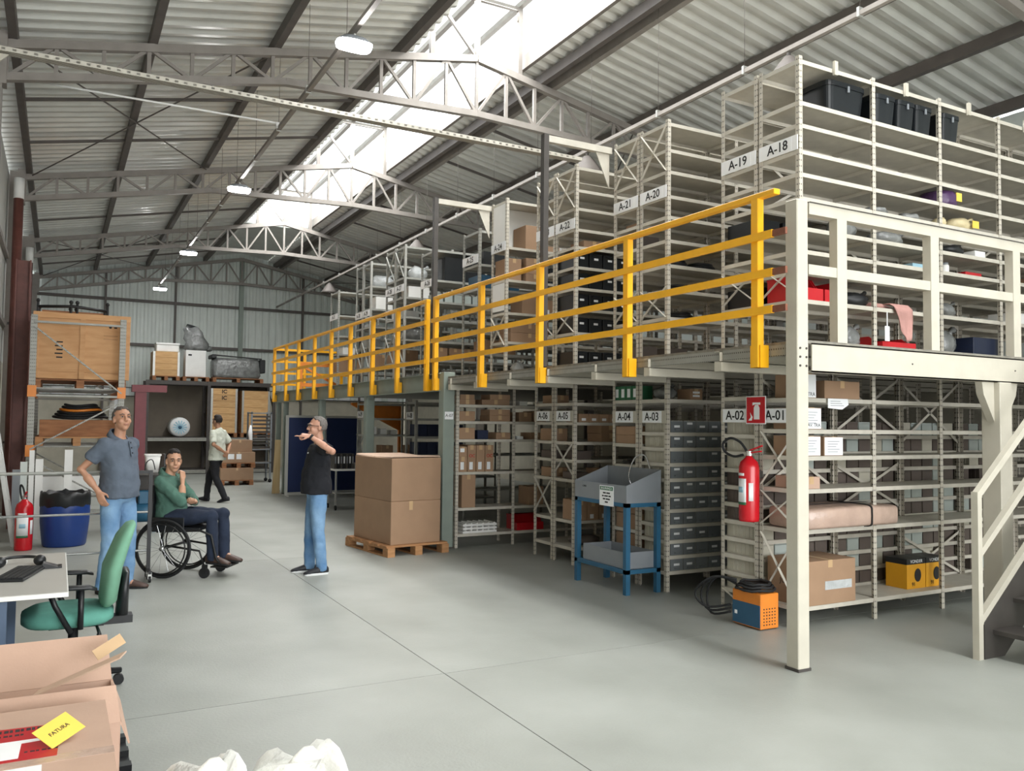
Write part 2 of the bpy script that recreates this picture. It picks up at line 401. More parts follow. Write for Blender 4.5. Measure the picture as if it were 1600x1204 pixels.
# walls
wf = struct('wall_far', (XC, YF, 0))
MB().box(XL, YF+.04, 0, XR, YF+.2, 2.35).build('masonry_base', 'masonry', wf)
x = XL; k = 0
while x < XR-.01:
    x1 = min(x+.9, XR); mb = MB(); pr = [(x+u, v) for u, v in corr(1, 4, (x1-x)/4, .03)]
    for (u, v) in pr: mb.v += [Vector((u, YF-v, 2.35)), Vector((u, YF-v, zroof(u)+.05))]
    for i in range(len(pr)-1): mb.f.append((2*i, 2*i+2, 2*i+3, 2*i+1))
    mb.build('wall_sheet', 'wall_steel', wf, fix=False); x = x1
MB().box(XL, YF+.1, 2.3, XR, YF+.2, 8.2).build('backing', 'wall_steel', wf)
for z in (3.95, 5.35): MB().box(XL, YF-.12, z, XR, YF-.04, z+.09).build('girt', 'purlin_steel', wf)
for x in (1.2, 3.25, 5.32, 7.4, 9.5): MB().box(x-(.07 if x == 5.32 else .03), YF-.16, 0, x+(.07 if x == 5.32 else .03), YF-.05, zch(x)).build('gable_post', 'green_steel' if x == 5.32 else 'purlin_steel', wf)
w2 = struct('window_2', (XC, YF-.06, 2.5))
MB().box(XL, YF-.09, 2.33, XR, YF-.06, 2.36).build('window_frame', 'dark_steel', w2); MB().box(XL, YF-.09, 2.6, XR, YF-.06, 2.63).build('window_frame', 'dark_steel', w2)
for k in range(20): MB().box(XL+.1+.6*k, YF-.08, 2.36, XL+.45+.6*k, YF-.07, 2.6).build('pane', 'sole_white', w2)
w3 = struct('window_3', (1.6, YF-.1, 1.5))
MB().box(1.42, YF-.12, 1.55, 1.8, YF-.1, 2.3).build('pane', 'sole_white', w3); MB().box(1.38, YF-.13, 1.5, 1.84, YF-.1, 1.55).build('window_sill', 'masonry', w3)
wlft = struct('wall_left', (XL, 11, 0))
for k in range(35):
    y = YB+k
    bx('wall_panel', 'wall_white', (.06, .994, 3.4), (XL-.03, y+.5, 2.6), wlft)
    bx('wall_block', 'masonry', (.12, 1.0, 2.6), (XL-.06, y+.5, 0), wlft)
for z in (3.2, 4.4): MB().box(XL, YB, z, XL+.06, YF, z+.08).build('girt', 'truss_steel', wlft)
w4 = struct('window_4', (XL, 26, 4.6)); MB().box(XL+.01, 24.3, 4.55, XL+.03, 28.2, 5.4).build('pane', 'sole_white', w4); MB().box(XL, 24.2, 4.5, XL+.05, 28.3, 4.55).build('window_frame', 'truss_steel', w4)
wr = struct('wall_right', (XR, 11, 0))
for k in range(35):
    bx('wall_panel', 'wall_steel', (.06, .994, 3.4), (XR+.03, YB+k+.5, 2.6), wr); bx('wall_block', 'masonry', (.12, 1, 2.6), (XR+.06, YB+k+.5, 0), wr)
wb = struct('wall_back', (XC, YB, 0))
MB().box(XL, YB-.1, 5, XR, YB, 7.4).build('lintel_panel', 'wall_steel', wb)
MB().box(XL, YB-.1, 0, -.3, YB, 5).build('wall_panel', 'wall_steel', wb); MB().box(9.6, YB-.1, 0, XR, YB, 5).build('wall_panel', 'wall_steel', wb)
# rust-red downpipes by the left wall, cable tray, conduits
for y, wd, h in ((16.35, 'nearer, thicker', 5.7), (22.4, 'further, thinner', 5.6)):
    t = thing('downpipe', '%s rust red downpipe with white top beside the left wall columns' % wd, 'pipe', (-.7, y, 0))
    MB().cyl((-.7, y, 0), (-.7, y, h-.35), .075, 16).build('pipe', 'rust_pipe', t, True); MB().cyl((-.7, y, h-.35), (-.7, y, h), .08, 16).build('collar', 'white', t, True)
    for z in (1.2, 3.2): MB().box(-.8, y-.02, z, -.6, y+.02, z+.04).build('pipe_clamp', 'dark_steel', t)
t = thing('dark_post', 'dark brown upright steel post standing left of the crate rack', 'post', (-.52, 14.4, 0))
MB().box(-.62, 14.38, 0, -.6, 14.56, 4.0).build('flange', 'rust_pipe', t); MB().box(-.44, 14.38, 0, -.42, 14.56, 4.0).build('flange', 'rust_pipe', t); MB().box(-.6, 14.46, 0, -.44, 14.48, 4.0).build('web', 'rust_pipe', t)
t = thing('cable_tray', 'perforated white cable tray crossing the hall below the nearest truss', 'cable tray', (2.4, 8.15, 4.72))
MB().box(-.56, 8.1, 4.72, 5.3, 8.2, 4.725).build('tray_base', 'cream_slot', t)
for y in (8.1, 8.2): MB().box(-.56, y-.002, 4.72, 5.3, y+.002, 4.76).build('tray_side', 'shelf_cream', t)
for k in range(72): bx('rung', 'deck_steel', (.03, .104, .02), (-.5+k*.08, 8.15, 4.73), t)
t = thing('perforated_post', 'perforated cream post at the left edge holding up the cable tray', 'post', (-.6, 8.15, 0))
MB().box(-.64, 8.1, 0, -.56, 8.2, 4.9).build('upright', 'cream_slot', t); MB().prism([(-.56, 4.6), (-.46, 4.71), (-.56, 4.71)], lambda u, v, q: (u, q, v), 8.14, 8.16).build('gusset', 'cream', t)
def conduit(x, z, y0, y1, lb, m):
    t = thing('lighting_conduit', lb, 'conduit', (x, 12, z))
    MB().box(x-.025, y0, z, x+.025, y1, z+.045).build('rail', m, t)
    for k in range(int((y1-y0)/1.5)):
        y = y0+.7+1.5*k
        tubes('hanger_wire', 'purlin_steel', [(x, y, z+.045), (x, y, zch(x)+.1)], .003, t, 4); bx('clip', 'zinc', (.06, .03, .09), (x, y, z-.01), t)
conduit(2.48, 5.52, 3, 26.3, 'grey conduit rail carrying the row of lit lamps', 'truss_steel')
conduit(6.5, 5.5, 3, 29, 'pale conduit rail hung over the tall shelves on the right', 'truss_steel')
t = thing('feed_pipe', 'thin white feed pipe from left wall to the lamp conduit', 'pipe', (1, 11.15, 5.5)); MB().cyl((-.6, 11.15, 5.58), (2.45, 11.15, 5.6), .014, 8).build('pipe', 'white', t, True); bx('elbow', 'white', (.04, .04, .08), (2.45, 11.15, 5.53), t)
for i, y in enumerate((7.95, 13.96, 19.97, 25.97)):
    t = thing('high_bay_lamp', '%s lit white LED lamp hanging in the row down the hall' % ('nearest', 'second nearest', 'third nearest', 'furthest')[i], 'lamp', (2.48, y, 5.4), 'lit lamps in a row')
    MB().loft([((2.48, y, 5.36), (.17, 0, 0), (0, .1, 0)), ((2.48, y, 5.405), (.18, 0, 0), (0, .11, 0))], 24, 3.5).build('diffuser', 'lamp_glow', t, True)
    MB().loft([((2.48, y, 5.406), (.19, 0, 0), (0, .12, 0)), ((2.48, y, 5.46), (.12, 0, 0), (0, .08, 0))], 24, 3).build('housing', 'grey_paint', t, True)
    MB().cyl((2.48, y, 5.46), (2.48, y, 5.508), .012).build('hanger', 'zinc', t)
for i, y in enumerate((6.07, 9.8, 16.2, 22.6)):
    t = thing('dome_lamp', 'unlit grey dome lamp under the right conduit, %s' % ('nearest, above the A-18 shelves', 'second, above the A-21 shelves', 'third along', 'furthest, near the far wall')[i], 'lamp', (6.5, y, 5.3), 'unlit dome lamps')
    MB().lathe([(.05, .28), (.1, .22), (.22, .05), (.24, 0), (.232, 0), (.2, .06), (.05, .24)], (6.5, y, 5.16), 24).build('shade', 'purlin_steel', t, True)
    MB().ball((6.5, y, 5.26), (.05, .05, .08)).build('bulb', 'white', t, True); MB().cyl((6.5, y, 5.42), (6.5, y, 5.488), .02).build('stem', 'dark_steel', t)
# ------------------------------------------------------------------ mezzanine
DK = 2.24
def column(label, x, y, h, wd, m, plate=True):
    t = thing('mezzanine_column', label, 'column', (x, y, 0)); MB().box(x-wd/2, y-wd/2, 0, x+wd/2, y+wd/2, h).build('shaft', m, t, bev=.006)
    if plate: MB().box(x-wd/2-.006, y-wd/2-.006, 0, x+wd/2+.006, y+wd/2+.006, .02).build('base_plate', 'dark_steel', t)
    return t
c1 = column('cream square corner column of the mezzanine, standing free near the stair', 4.46, 4.1, 3.21, .108, 'cream')
for dz in (0, .06, .12):
    for dx in (-.03, .03): MB().cyl((4.46+dx, 4.047, 2.06+dz), (4.46+dx, 4.04, 2.06+dz), .008, 8).build('bolt', 'dark_steel', c1)
c2 = column('cream column with gusset plates beside the stair handrail', 6.74, 4.1, 2.02, .16, 'cream')
for s in (-1, 1): MB().prism([(6.74+s*.08, 1.7), (6.74+s*.08, 2.02), (6.74+s*.24, 2.02), (6.74+s*.22, 1.92)], lambda u, v, q: (u, q, v), 4.07, 4.13).build('gusset', 'cream', c2)
t = thing('front_beam', 'deep cream front beam of the mezzanine above the A-01 shelves', 'beam', (8, 4.1, 2.02))
MB().box(4.54, 4.04, 2.02, 11.4, 4.05, 2.22).build('web', 'cream', t); MB().box(4.54, 4.04, 2.02, 11.4, 4.12, 2.03).build('flange', 'cream', t); MB().box(4.54, 4.04, 2.21, 11.4, 4.12, 2.22).build('flange', 'cream', t)
for k in range(6): MB().cyl((5.6+k*1.3, 4.045, 2.12), (5.6+k*1.3, 4.034, 2.12), .006, 6).build('bolt', 'dark_steel', t)
dk = thing('mezzanine_deck', 'perforated steel plank deck of the mezzanine with tall shelves on it', 'deck', (8, 12, 2.22))
k = 0; y = 4.06
while y < 19.7:
    bx('plank', 'deck_steel', (6.98, .294, .022), (7.97, y+.15, DK-.022), dk); y += .3
for y, lb in ((4.86, 'below A-18'), (5.74, 'below A-19'), (6.55, 'below A-20'), (7.42, 'below A-21'), (8.24, 'below A-22'), (9.1, 'below A-23'), (9.85, 'above the A-07 boxes')):
    t = thing('deck_joist', 'white steel joist under the mezzanine deck edge '+lb, 'joist', (7.9, y, 2.1), 'white deck joists')
    MB().box(4.43, y-.045, 2.06, 5.27, y+.03, 2.129).build('bracket', 'cream', t); MB().box(4.43, y-.03, 2.13, 11.3, y-.024, 2.212).build('web', 'cream', t); MB().box(4.43, y-.03, 2.13, 11.3, y+.03, 2.136).build('flange', 'cream', t); MB().box(4.43, y-.03, 2.206, 11.3, y+.03, 2.212).build('flange', 'cream', t)
t = thing('slotted_edge_beam', 'slotted grey steel angle along the near deck edge', 'beam', (4.5, 7, 2.16)); MB().box(4.46, 4.2, 2.217, 4.52, 9.95, 2.218).build('flange', 'slot_grey', t); MB().box(4.455, 4.2, 2.14, 4.462, 9.95, 2.217).build('web', 'slot_grey', t)
t = thing('green_edge_beam', 'grey green steel channel along the far mezzanine edge', 'beam', (4.45, 15, 2.05))
MB().box(4.45, 10.1, 2.06, 4.456, 19.75, 2.29).build('web', 'green_steel', t); MB().box(4.4, 10.1, 2.28, 4.456, 19.75, 2.29).build('flange', 'green_steel', t); MB().box(4.4, 10.1, 2.05, 4.456, 19.75, 2.062).build('flange', 'green_steel', t)
for y, wd, lb in ((10.08, .16, 'grey green mezzanine column marked A-07 beside the big cartons'), (13.2, .14, 'grey green mezzanine column behind the big cartons'), (16.0, .12, 'grey green mezzanine column in front of the blue panels'), (18.9, .1, 'grey green mezzanine column beside the leaning plank'), (19.6, .1, 'grey green mezzanine column at the far end of the yellow railing')):
    t = column(lb, 4.5, y, 2.05 if wd < .15 else 2.3, wd, 'green_steel')
    if wd == .16:
        MB().box(4.44, 9.994, 1.68, 4.56, 10, 1.78).build('sign_plate', 'paper', t); text('A-07', .055, (4.5, 9.993, 1.73), t, '-y')
# yellow guard railing
XY = 4.38
def railing(label, posts, y0, y1, ends):
    t = thing('guard_railing', label, 'railing', (XY, (y0+y1)/2, 2.06))
    for p in posts:
        MB().box(XY-.03, p-.035, 2.06, XY+.03, p+.035, 3.28).build('post', 'yellow', t, bev=.004); MB().box(XY-.02, p-.05, 2.06, XY+.06, p+.05, 2.22).build('post_bracket', 'yellow', t)
    MB().box(XY-.03, y0, 3.27, XY+.03, y1, 3.31).build('top_rail', 'yellow', t, bev=.004)
    for z in (2.43, 2.69, 2.96): MB().box(XY-.055, y0, z, XY-.03, y1, z+.055).build('mid_rail', 'yellow', t)
    if ends:
        for z in (2.43, 2.69, 2.96): MB().box(XY-.05, y0-.12, z+.004, XY-.03, y0, z+.05).build('rail_stub', 'rust_stub', t)
railing('bright yellow steel guard railing along the near mezzanine edge', (4.39, 5.94, 7.47, 8.84, 10.2), 4.2, 10.24, True)
railing('yellow steel guard railing along the far mezzanine edge, closer posts', (10.5, 11.62, 12.73, 13.89, 15.04, 16.18, 17.42, 18.48, 19.62), 10.46, 19.66, False)
t = thing('guard_railing', 'yellow cross railing closing the far end of the mezzanine', 'railing', (5.2, 19.7, 2.24))
for x in (5.1, 6.0): MB().box(x-.03, 19.67, DK, x+.03, 19.73, 3.28).build('post', 'yellow', t)
for z in (2.45, 2.71, 2.98, 3.26): MB().box(4.42, 19.66, z, 6.2, 19.69, z+.05).build('mid_rail', 'yellow', t)
# cream guard frame over the front beam
t = thing('guard_fence', 'cream steel guard frame on top of the front beam', 'railing', (8, 4.1, DK))
for x in (4.87, 5.91, 6.98, 8.05, 9.1, 10.2): MB().box(x-.05, 4.06, DK, x+.05, 4.13, 3.12).build('post', 'cream', t)
MB().box(4.54, 4.06, 3.12, 11.3, 4.14, 3.2).build('top_rail', 'cream', t); MB().box(4.54, 4.065, 2.7, 11.3, 4.125, 2.77).build('mid_rail', 'cream', t)
MB().box(4.54, 4.05, 3.2, 11.3, 4.15, 3.206).build('cap', 'dark_steel', t)
# dark lifting posts on the walkway edge, with a cream arm to the shelf corner
for y, lb in ((7.55, 'near the A-21 shelves'), (10.48, 'near the A-24 shelves')):
    t = thing('arm_post', 'dark steel post with a pale top arm on the walkway '+lb, 'post', (4.47, y, DK))
    MB().box(4.44, y-.035, DK, 4.5, y+.035, 4.72).build('post', 'dark_steel', t); MB().box(4.5, y-.03, 4.64, 5.32, y+.03, 4.71).build('arm', 'shelf_cream', t)
    MB().prism([(5.12, 4.64), (5.3, 4.64), (5.3, 4.25)], lambda u, v, q: (u, q, v), y-.005, y+.005).build('gusset', 'shelf_cream', t)
# stair
t = thing('steel_stair', 'dark steel stair with cream handrail rising right to the mezzanine', 'stair', (5.83, 3.3, 0))
sl = .82
for y in (2.85, 3.68):
    MB().prism([(5.86, 0), (6.1, 0), (8.6, 2.05), (8.6, 2.3), (8.35, 2.3), (5.86, .26)], lambda u, v, q: (u, q, v), y-.006, y+.006).build('stringer', 'dark_steel', t)
    rp = y+.02 if y > 3 else y-.02
    MB().box(5.8, rp-.025, 0, 5.85, rp+.025, 1.19).build('newel_post', 'cream', t)
    for z0, wd in ((1.17, .05), (.74, .045), (.26, .055)): bars('handrail', 'cream', (5.83, rp, z0), (8.5, rp, z0+2.67*sl), .045, t, wd)
    bars('handrail_post', 'cream', (7.2, rp, 1.2), (7.2, rp, 2.3), .045, t)
for k in range(10):
    z = .2+k*.204; x = 6.0+k*.25
    MB().box(x-.04, 2.856, z-.03, x+.24, 3.674, z).build('tread', 'dark_steel', t)
# ------------------------------------------------------------------ shelving
def shelf_mesh(L, D, m):
    mb = MB(); h = .035
    mb.box(-L/2, -D/2, -.004, L/2, D/2, 0)
    for y in (-D/2, D/2-.003): mb.box(-L/2, y, -h, L/2, y+.003, -.004)
    for x in (-L/2, L/2-.003): mb.box(x, -D/2+.003, -h, x+.003, D/2-.003, -.004)
    return mb, m, {}
def upright_mesh(h, sx, sy, m):
    mb = MB()
    if sx == 0: mb.box(-.021, 0, 0, .021, sy*.003, h); mb.box(-.0015, sy*.003, 0, .0015, sy*.04, h)
    else: mb.box(0, 0, 0, sx*.04, sy*.003, h); mb.box(0, sy*.003, 0, sx*.003, sy*.04, h)
    return mb, m, {}
BAY = .92
def row(label, y0, y1, x0, bays, z0, z1, levels, mu='cream_slot', ms='shelf_cream', brace_end=(), brace_back=(), sign=None, zs=None, front=-1, name='shelving_unit', sizes=BAY, posts=True, skip=()):
    D = y1-y0; t = thing(name, label, 'shelving', (x0, (y0+y1)/2, z0)); h = z1-z0
    for k in range(bays+1):
        x = x0+k*sizes
        for y, sy in ((y0, 1), (y1, -1)):
            sx = -1 if k == bays else (1 if k == 0 else 0)
            inst('upright', ('up', round(h, 3), sx, sy, mu), lambda: upright_mesh(h, sx, sy, mu), (x, y, z0), t)
    for k in range(bays):
        for z in levels:
            if (k, z) in skip: continue
            inst('shelf', ('sh', round(D, 3), ms, sizes), lambda: shelf_mesh(sizes-.008, D-.01, ms), (x0+sizes*(k+.5), (y0+y1)/2, z), t)
    for (za, zb) in brace_end:
        for a, b in (((y0+.02, za), (y1-.02, zb)), ((y0+.02, zb), (y1-.02, za))):
            bars('end_brace', ms, (x0-.006, a[0], a[1]), (x0-.006, b[0], b[1]), .025, t, .004)
    yb = y1+.004 if front < 0 else y0-.004
    for k, za, zb in brace_back:
        for a, b in ((za, zb), (zb, za)): bars('back_brace', ms, (x0+k*sizes+.02, yb, a), (x0+(k+1)*sizes-.02, yb, b), .004, t, .025)
    if sign:
        s = MB().box(x0-.012, y0+.01, zs, x0-.006, y1-.01, zs+.125).build('sign_plate', 'paper' if zs > 3 else 'cream', t)
        yc = (y0+y1)/2+(.02 if sign == 'A-01' else .035 if sign == 'A-02' else 0)
        p = MB().box(x0-.014, yc-.155, zs+.004, x0-.0125, yc+.155, zs+.121).build('sign_card', 'paper', t)
        text(sign, .115, (x0-.0155, yc, zs+.062), t, '-x', bold=.012)
    return t
U = [2.32, 2.69, 2.93, 3.10, 3.29, 3.54, 3.74, 3.93, 4.15, 4.34, 4.69]
UB = [2.32, 2.72, 3.0, 3.25, 3.5, 3.74, 3.95, 4.2, 4.42, 4.69]
LA = [.18, .80, 1.13, 1.40, 1.62, 1.88]
LD = [.2+.152*i for i in range(10)]+[1.9]
XE = 5.3
EB = ((2.75, 3.05),); ET = ((4.2, 4.66),)
t = row('cream slotted steel shelving of row A-18 facing the viewer, on the mezzanine', 4.84, 5.29, XE, 6, DK, 4.72, U, brace_end=((2.72, 3.0),), sign='A-18', zs=3.93, brace_back=((0, 3.5, 4.0), (1, 2.9, 3.4), (2, 3.9, 4.4), (3, 3.2, 3.7)))
for k in range(5): MB().box(5.7+.92*k, 4.815, 4.63, 5.74+.92*k, 4.838, 4.75).build('hook_bracket', 'cream', t)
row('cream slotted steel shelving of row A-19 behind A-18, on the mezzanine', 5.31, 5.76, XE, 6, DK, 4.72, U, brace_end=((2.72, 3.0),), sign='A-19', zs=3.93)
row('cream slotted steel shelving of row A-20 on the mezzanine', 6.53, 6.98, XE, 5, DK, 4.72, UB, brace_end=((2.72, 3.02), (4.2, 4.66)), sign='A-20', zs=3.93)
row('cream slotted steel shelving of row A-21 on the mezzanine', 7.0, 7.45, XE, 5, DK, 4.72, UB, brace_end=((2.72, 3.02), (4.2, 4.66)), sign='A-21', zs=3.93)
row('cream slotted steel shelving of row A-22 with black drawers, on the mezzanine', 8.22, 8.67, XE, 5, DK, 4.72, UB, brace_end=((2.72, 3.0), (4.2, 4.66)), sign='A-22', zs=3.95)
row('cream slotted steel shelving of row A-23 on the mezzanine', 8.69, 9.14, XE, 5, DK, 4.72, UB, brace_end=((2.72, 3.0), (4.2, 4.66)), sign='A-23', zs=3.95)
t = row('white sided shelving of row A-24 with cartons, on the mezzanine', 9.96, 10.4, XE, 5, DK, 4.72, [2.32, 2.75, 3.15, 3.6, 4.05, 4.69], brace_end=((2.7, 3.1),), sign='A-24', zs=4.0)
MB().box(XE+.005, 9.97, 4.1, XE+.009, 10.39, 4.68).build('side_panel', 'white', t); MB().box(XE+.01, 10.385, 4.1, XE+1.8, 10.39, 4.68).build('back_panel', 'white', t); MB().box(XE+.005, 9.97, 3.18, XE+.009, 10.39, 3.56).build('side_panel', 'white', t)
row('grey steel shelving of row A-25 with closed top, on the mezzanine', 10.8, 11.35, XE, 4, DK, 4.47, [2.32, 2.65, 2.95, 3.3, 3.6, 3.95, 4.44], 'slot_grey', 'shelf_grey', sign='A-25', zs=3.97)
row('grey steel shelving of row A-26 with a black bin, on the mezzanine', 12.4, 13.0, XE, 4, DK, 4.47, [2.32, 2.65, 2.95, 3.3, 3.6, 3.95, 4.44], 'slot_grey', 'shelf_grey', sign='A-26', zs=3.86)
row('pale grey shelving of row A-27 on the mezzanine, braced ends', 13.77, 14.23, XE, 4, DK, 4.78, [2.32, 2.7, 3.1, 3.5, 3.85, 4.2, 4.75], 'shelf_grey', 'shelf_grey', brace_end=((2.7, 3.2), (4.2, 4.7)), sign='A-27', zs=3.95)
row('pale grey shelving of row A-28 on the mezzanine, braced ends', 14.25, 14.72, XE, 4, DK, 4.78, [2.32, 2.7, 3.1, 3.5, 3.85, 4.2, 4.75], 'shelf_grey', 'shelf_grey', brace_end=((2.7, 3.2), (4.2, 4.7)), sign='A-28', zs=3.95)
row('pale grey shelving of row A-29 on the mezzanine, white bags on top', 15.6, 16.05, XE, 4, DK, 4.78, [2.32, 2.7, 3.1, 3.5, 3.85, 4.3, 4.75], 'shelf_grey', 'shelf_grey', brace_end=((2.7, 3.2),), sign='A-29', zs=3.7)
row('pale grey shelving of row A-30 on the mezzanine, next to the last row', 16.07, 16.5, XE, 4, DK, 4.78, [2.32, 2.7, 3.1, 3.5, 3.85, 4.3, 4.75], 'shelf_grey', 'shelf_grey', brace_end=((2.7, 3.2),), sign='A-30', zs=3.7)
row('grey shelving of row A-31, the last row by the far wall on the mezzanine', 17.74, 18.33, XE, 4, DK, 4.5, [2.32, 2.7, 3.1, 3.5, 3.95, 4.47], 'slot_grey', 'shelf_grey', sign='A-31', zs=3.86)
# ground floor rows
ZT = 2.12
row('cream slotted steel shelving of row A-01 facing the viewer under the mezzanine', 4.86, 5.29, XE, 6, 0, ZT, LA, brace_end=((.2, .75), (.82, 1.1), (1.15, 1.6)), brace_back=((0, 1.1, 1.62), (0, 1.55, 2.05), (1, 1.6, 2.1), (2, 1.5, 2.08), (2, .2, .6), (1, .9, 1.3)), sign='A-01', zs=1.67)
row('cream slotted steel shelving of row A-02 holding ribbed boxes, under the mezzanine', 5.31, 5.76, XE, 6, 0, ZT, LD, brace_end=((.02, .19),), sign='A-02', zs=1.67, front=1)
row('cream slotted steel shelving of row A-03 filled with grey drawers', 6.53, 6.98, XE, 4, 0, ZT, LD, sign='A-03', zs=1.66)
row('cream slotted steel shelving of row A-04 with cartons and green boxes at its end', 7.0, 7.45, XE, 4, 0, ZT, [.2, .55, 1.0, 1.22, 1.44, 1.9], sign='A-04', zs=1.66, front=1)
row('cream slotted steel shelving of row A-05 with a braced end', 8.22, 8.67, XE, 4, 0, ZT, [.2, .51, .99, 1.22, 1.43, 1.66, 1.89], brace_end=((1.05, 1.42),), sign='A-05', zs=1.67)
row('cream slotted steel shelving of row A-06 behind A-05', 8.69, 9.14, XE, 4, 0, ZT, [.2, .51, .99, 1.22, 1.43, 1.66, 1.89], brace_end=((.55, .97),), sign='A-06', zs=1.67, front=1)
row('pale steel shelving of row A-07 with cartons, left of row A-06', 9.98, 10.4, 4.6, 5, 0, ZT, [.18, .52, .99, 1.42, 1.66, 1.88], 'cream_slot', 'shelf_cream', sizes=.86)
row('dark shelving with blue bins behind the big cartons, under the mezzanine', 12.9, 13.35, 5.2, 3, 0, 2.0, [.2, .5, .8, 1.1, 1.4, 1.7, 1.97], 'shelf_grey', 'shelf_grey', sizes=.9, brace_end=((.6, 1.1),), sign='A-08', zs=1.68)
row('pale shelving beyond the blue-bin shelving, under the mezzanine', 14.6, 15.05, 4.9, 3, 0, 2.0, [.2, .6, 1.0, 1.4, 1.7, 1.97], 'shelf_grey', 'shelf_grey', sizes=.9, brace_end=((.3, .8), (1.05, 1.4)), sign='A-09', zs=1.7)
# ------------------------------------------------------------------ shelf contents
def carton(label, x, y, z, sx, sy, sz, m='carton', rz=0, tape=True, cat='box', name='carton', group=None, bev=.003):
    o = bx(name, m, (sx, sy, sz), (x, y, z), None, bev, rz); tag(o, label, cat, group)
    if tape and m.startswith('carton'):
        tp = MB().box(-.025, -sy/2-.0012, sz-.06, .025, sy/2+.0012, sz+.0012); c = link(bpy.data.objects.new('tape', tp.mesh('tape', 'tape')), o, (x, y, z))
    return o
def card(o, x, y, z, wd, h, m='paper', name='label_card', face='-y'):
    mb = MB().box(x-wd/2, y-.0015, z, x+wd/2, y, z+h) if face == '-y' else MB().box(x-.0015, y-wd/2, z, x, y+wd/2, z+h)
    return mb.build(name, m, o)
def lump(mb, c, r, seed, n=16, m=10, amp=.18):
    rd = random.Random(seed); k0 = len(mb.v); mb.ball(c, r, n, m); c = Vector(c)
    ph = [rd.uniform(0, 6.28) for _ in range(6)]
    for i in range(k0, len(mb.v)):
        p = mb.v[i]-c
        f = 1+amp*(math.sin(p.x/r[0]*3.1+ph[0])*math.sin(p.y/r[1]*2.7+ph[1])+.5*math.sin(p.z/r[2]*5+ph[2])*math.sin(p.x/r[0]*6+ph[3]))
        q = c+p*f; q.z = max(q.z, c.z-r[2]*.92); mb.v[i] = q
    return mb
def bag(label, x, y, z, rx, ry, rz_, m, seed, cat='bag', name='plastic_bag', yl=False):
    z += .003; t = thing(name, label, cat, (x, y, z)); lump(MB(), (x, y, z+rz_*.92), (rx, ry, rz_), seed).build('bag_body', m, t, True)
    MB().tube([(x+rx*.5, y, z+rz_*1.5), (x+rx*.75, y-.01, z+rz_*1.95), (x+rx*.95, y, z+rz_*2.05)], [rz_*.3, rz_*.12, rz_*.3], 8).build('tied_neck', m, t, True)
    if yl: MB().box(x+rx*.3, y-ry*1.12, z+.03, x+rx*.8, y-ry*1.08, z+.1).build('label_card', 'yellow_card', t)
    return t
# grey drawers of row A-03
def drawer_body(wd, D, h, m):
    mb = MB(); mb.box(-wd/2+.004, -D/2, 0, wd/2-.004, D/2, h)
    for k in range(7): mb.box(-wd/2, -D/2+.04+k*(D-.08)/7, .012, -wd/2+.004, -D/2+.062+k*(D-.08)/7, h-.022)
    mb.box(-wd/2, -D/2, h-.02, wd/2, D/2, h-.012)
    return mb, m, {}
CN = ['first', 'second', 'third', 'fourth', 'fifth']
for b in range(2):
    for i, z in enumerate(LD[:10]):
        for k in range(5):
            x = XE+.05+b*BAY+.088+k*.164; y = 6.755; rd = random.Random(i*50+k)
            o = inst('parts_bin', ('dr', 'beige'), lambda: drawer_body(.16, .41, .118, 'drawer_beige'), (x, y, z+.001))
            tag(o, 'grey bin %s from left, row %s up, %s bay of A-03' % (CN[k], ORD[i], ('end', 'second')[b]), 'bin', 'plastic drawers in row A-03')
            f = inst('drawer_front', ('drf',), lambda: (MB().box(-.078, -.006, .002, .078, 0, .114), 'drawer_front', {}), (x, y-.205, z+.001), o)
            inst('finger_lip', ('drl',), lambda: (MB().box(-.03, -.016, 0, .03, -.006, .012), 'drawer_front', {}), (x, y-.205, z+.02+.001), o)
            if b == 0 and rd.random() < .85:
                inst('label_card', ('drc',), lambda: (MB().box(-.035, -.0085, 0, .035, -.006, .022), 'paper', {}), (x, y-.205, z+.05+(.03 if rd.random() < .4 else 0)), o)
# boxes of row A-02, seen from the end and from behind through A-01
for b in range(4):
    for i, z in enumerate(LD[:10]):
        for k in range(5):
            if b > 2 and (i+k) % 7 == 0: continue
            x = XE+.045+b*BAY+.085+k*.166; rd = random.Random(b*997+i*31+k*7)
            u = rd.random(); m = 'drawer_brown' if u < .62 else ('drawer_pale' if u < .9 else 'drawer_beige')
            if b == 0 and k == 0: m = 'drawer_beige' if i not in (4, 6, 5) else 'drawer_brown'
            o = inst('storage_box', ('sb', m), lambda: drawer_body(.16, .41, .122, m), (x, 5.535, z+.001))
            tag(o, '%s ribbed box, %s from left, bay %s of A-02, level %s' % ({'drawer_brown': 'brown', 'drawer_pale': 'pale grey', 'drawer_beige': 'beige'}[m], CN[k], CN[b], ORD[i]), 'box', 'storage boxes in row A-02')
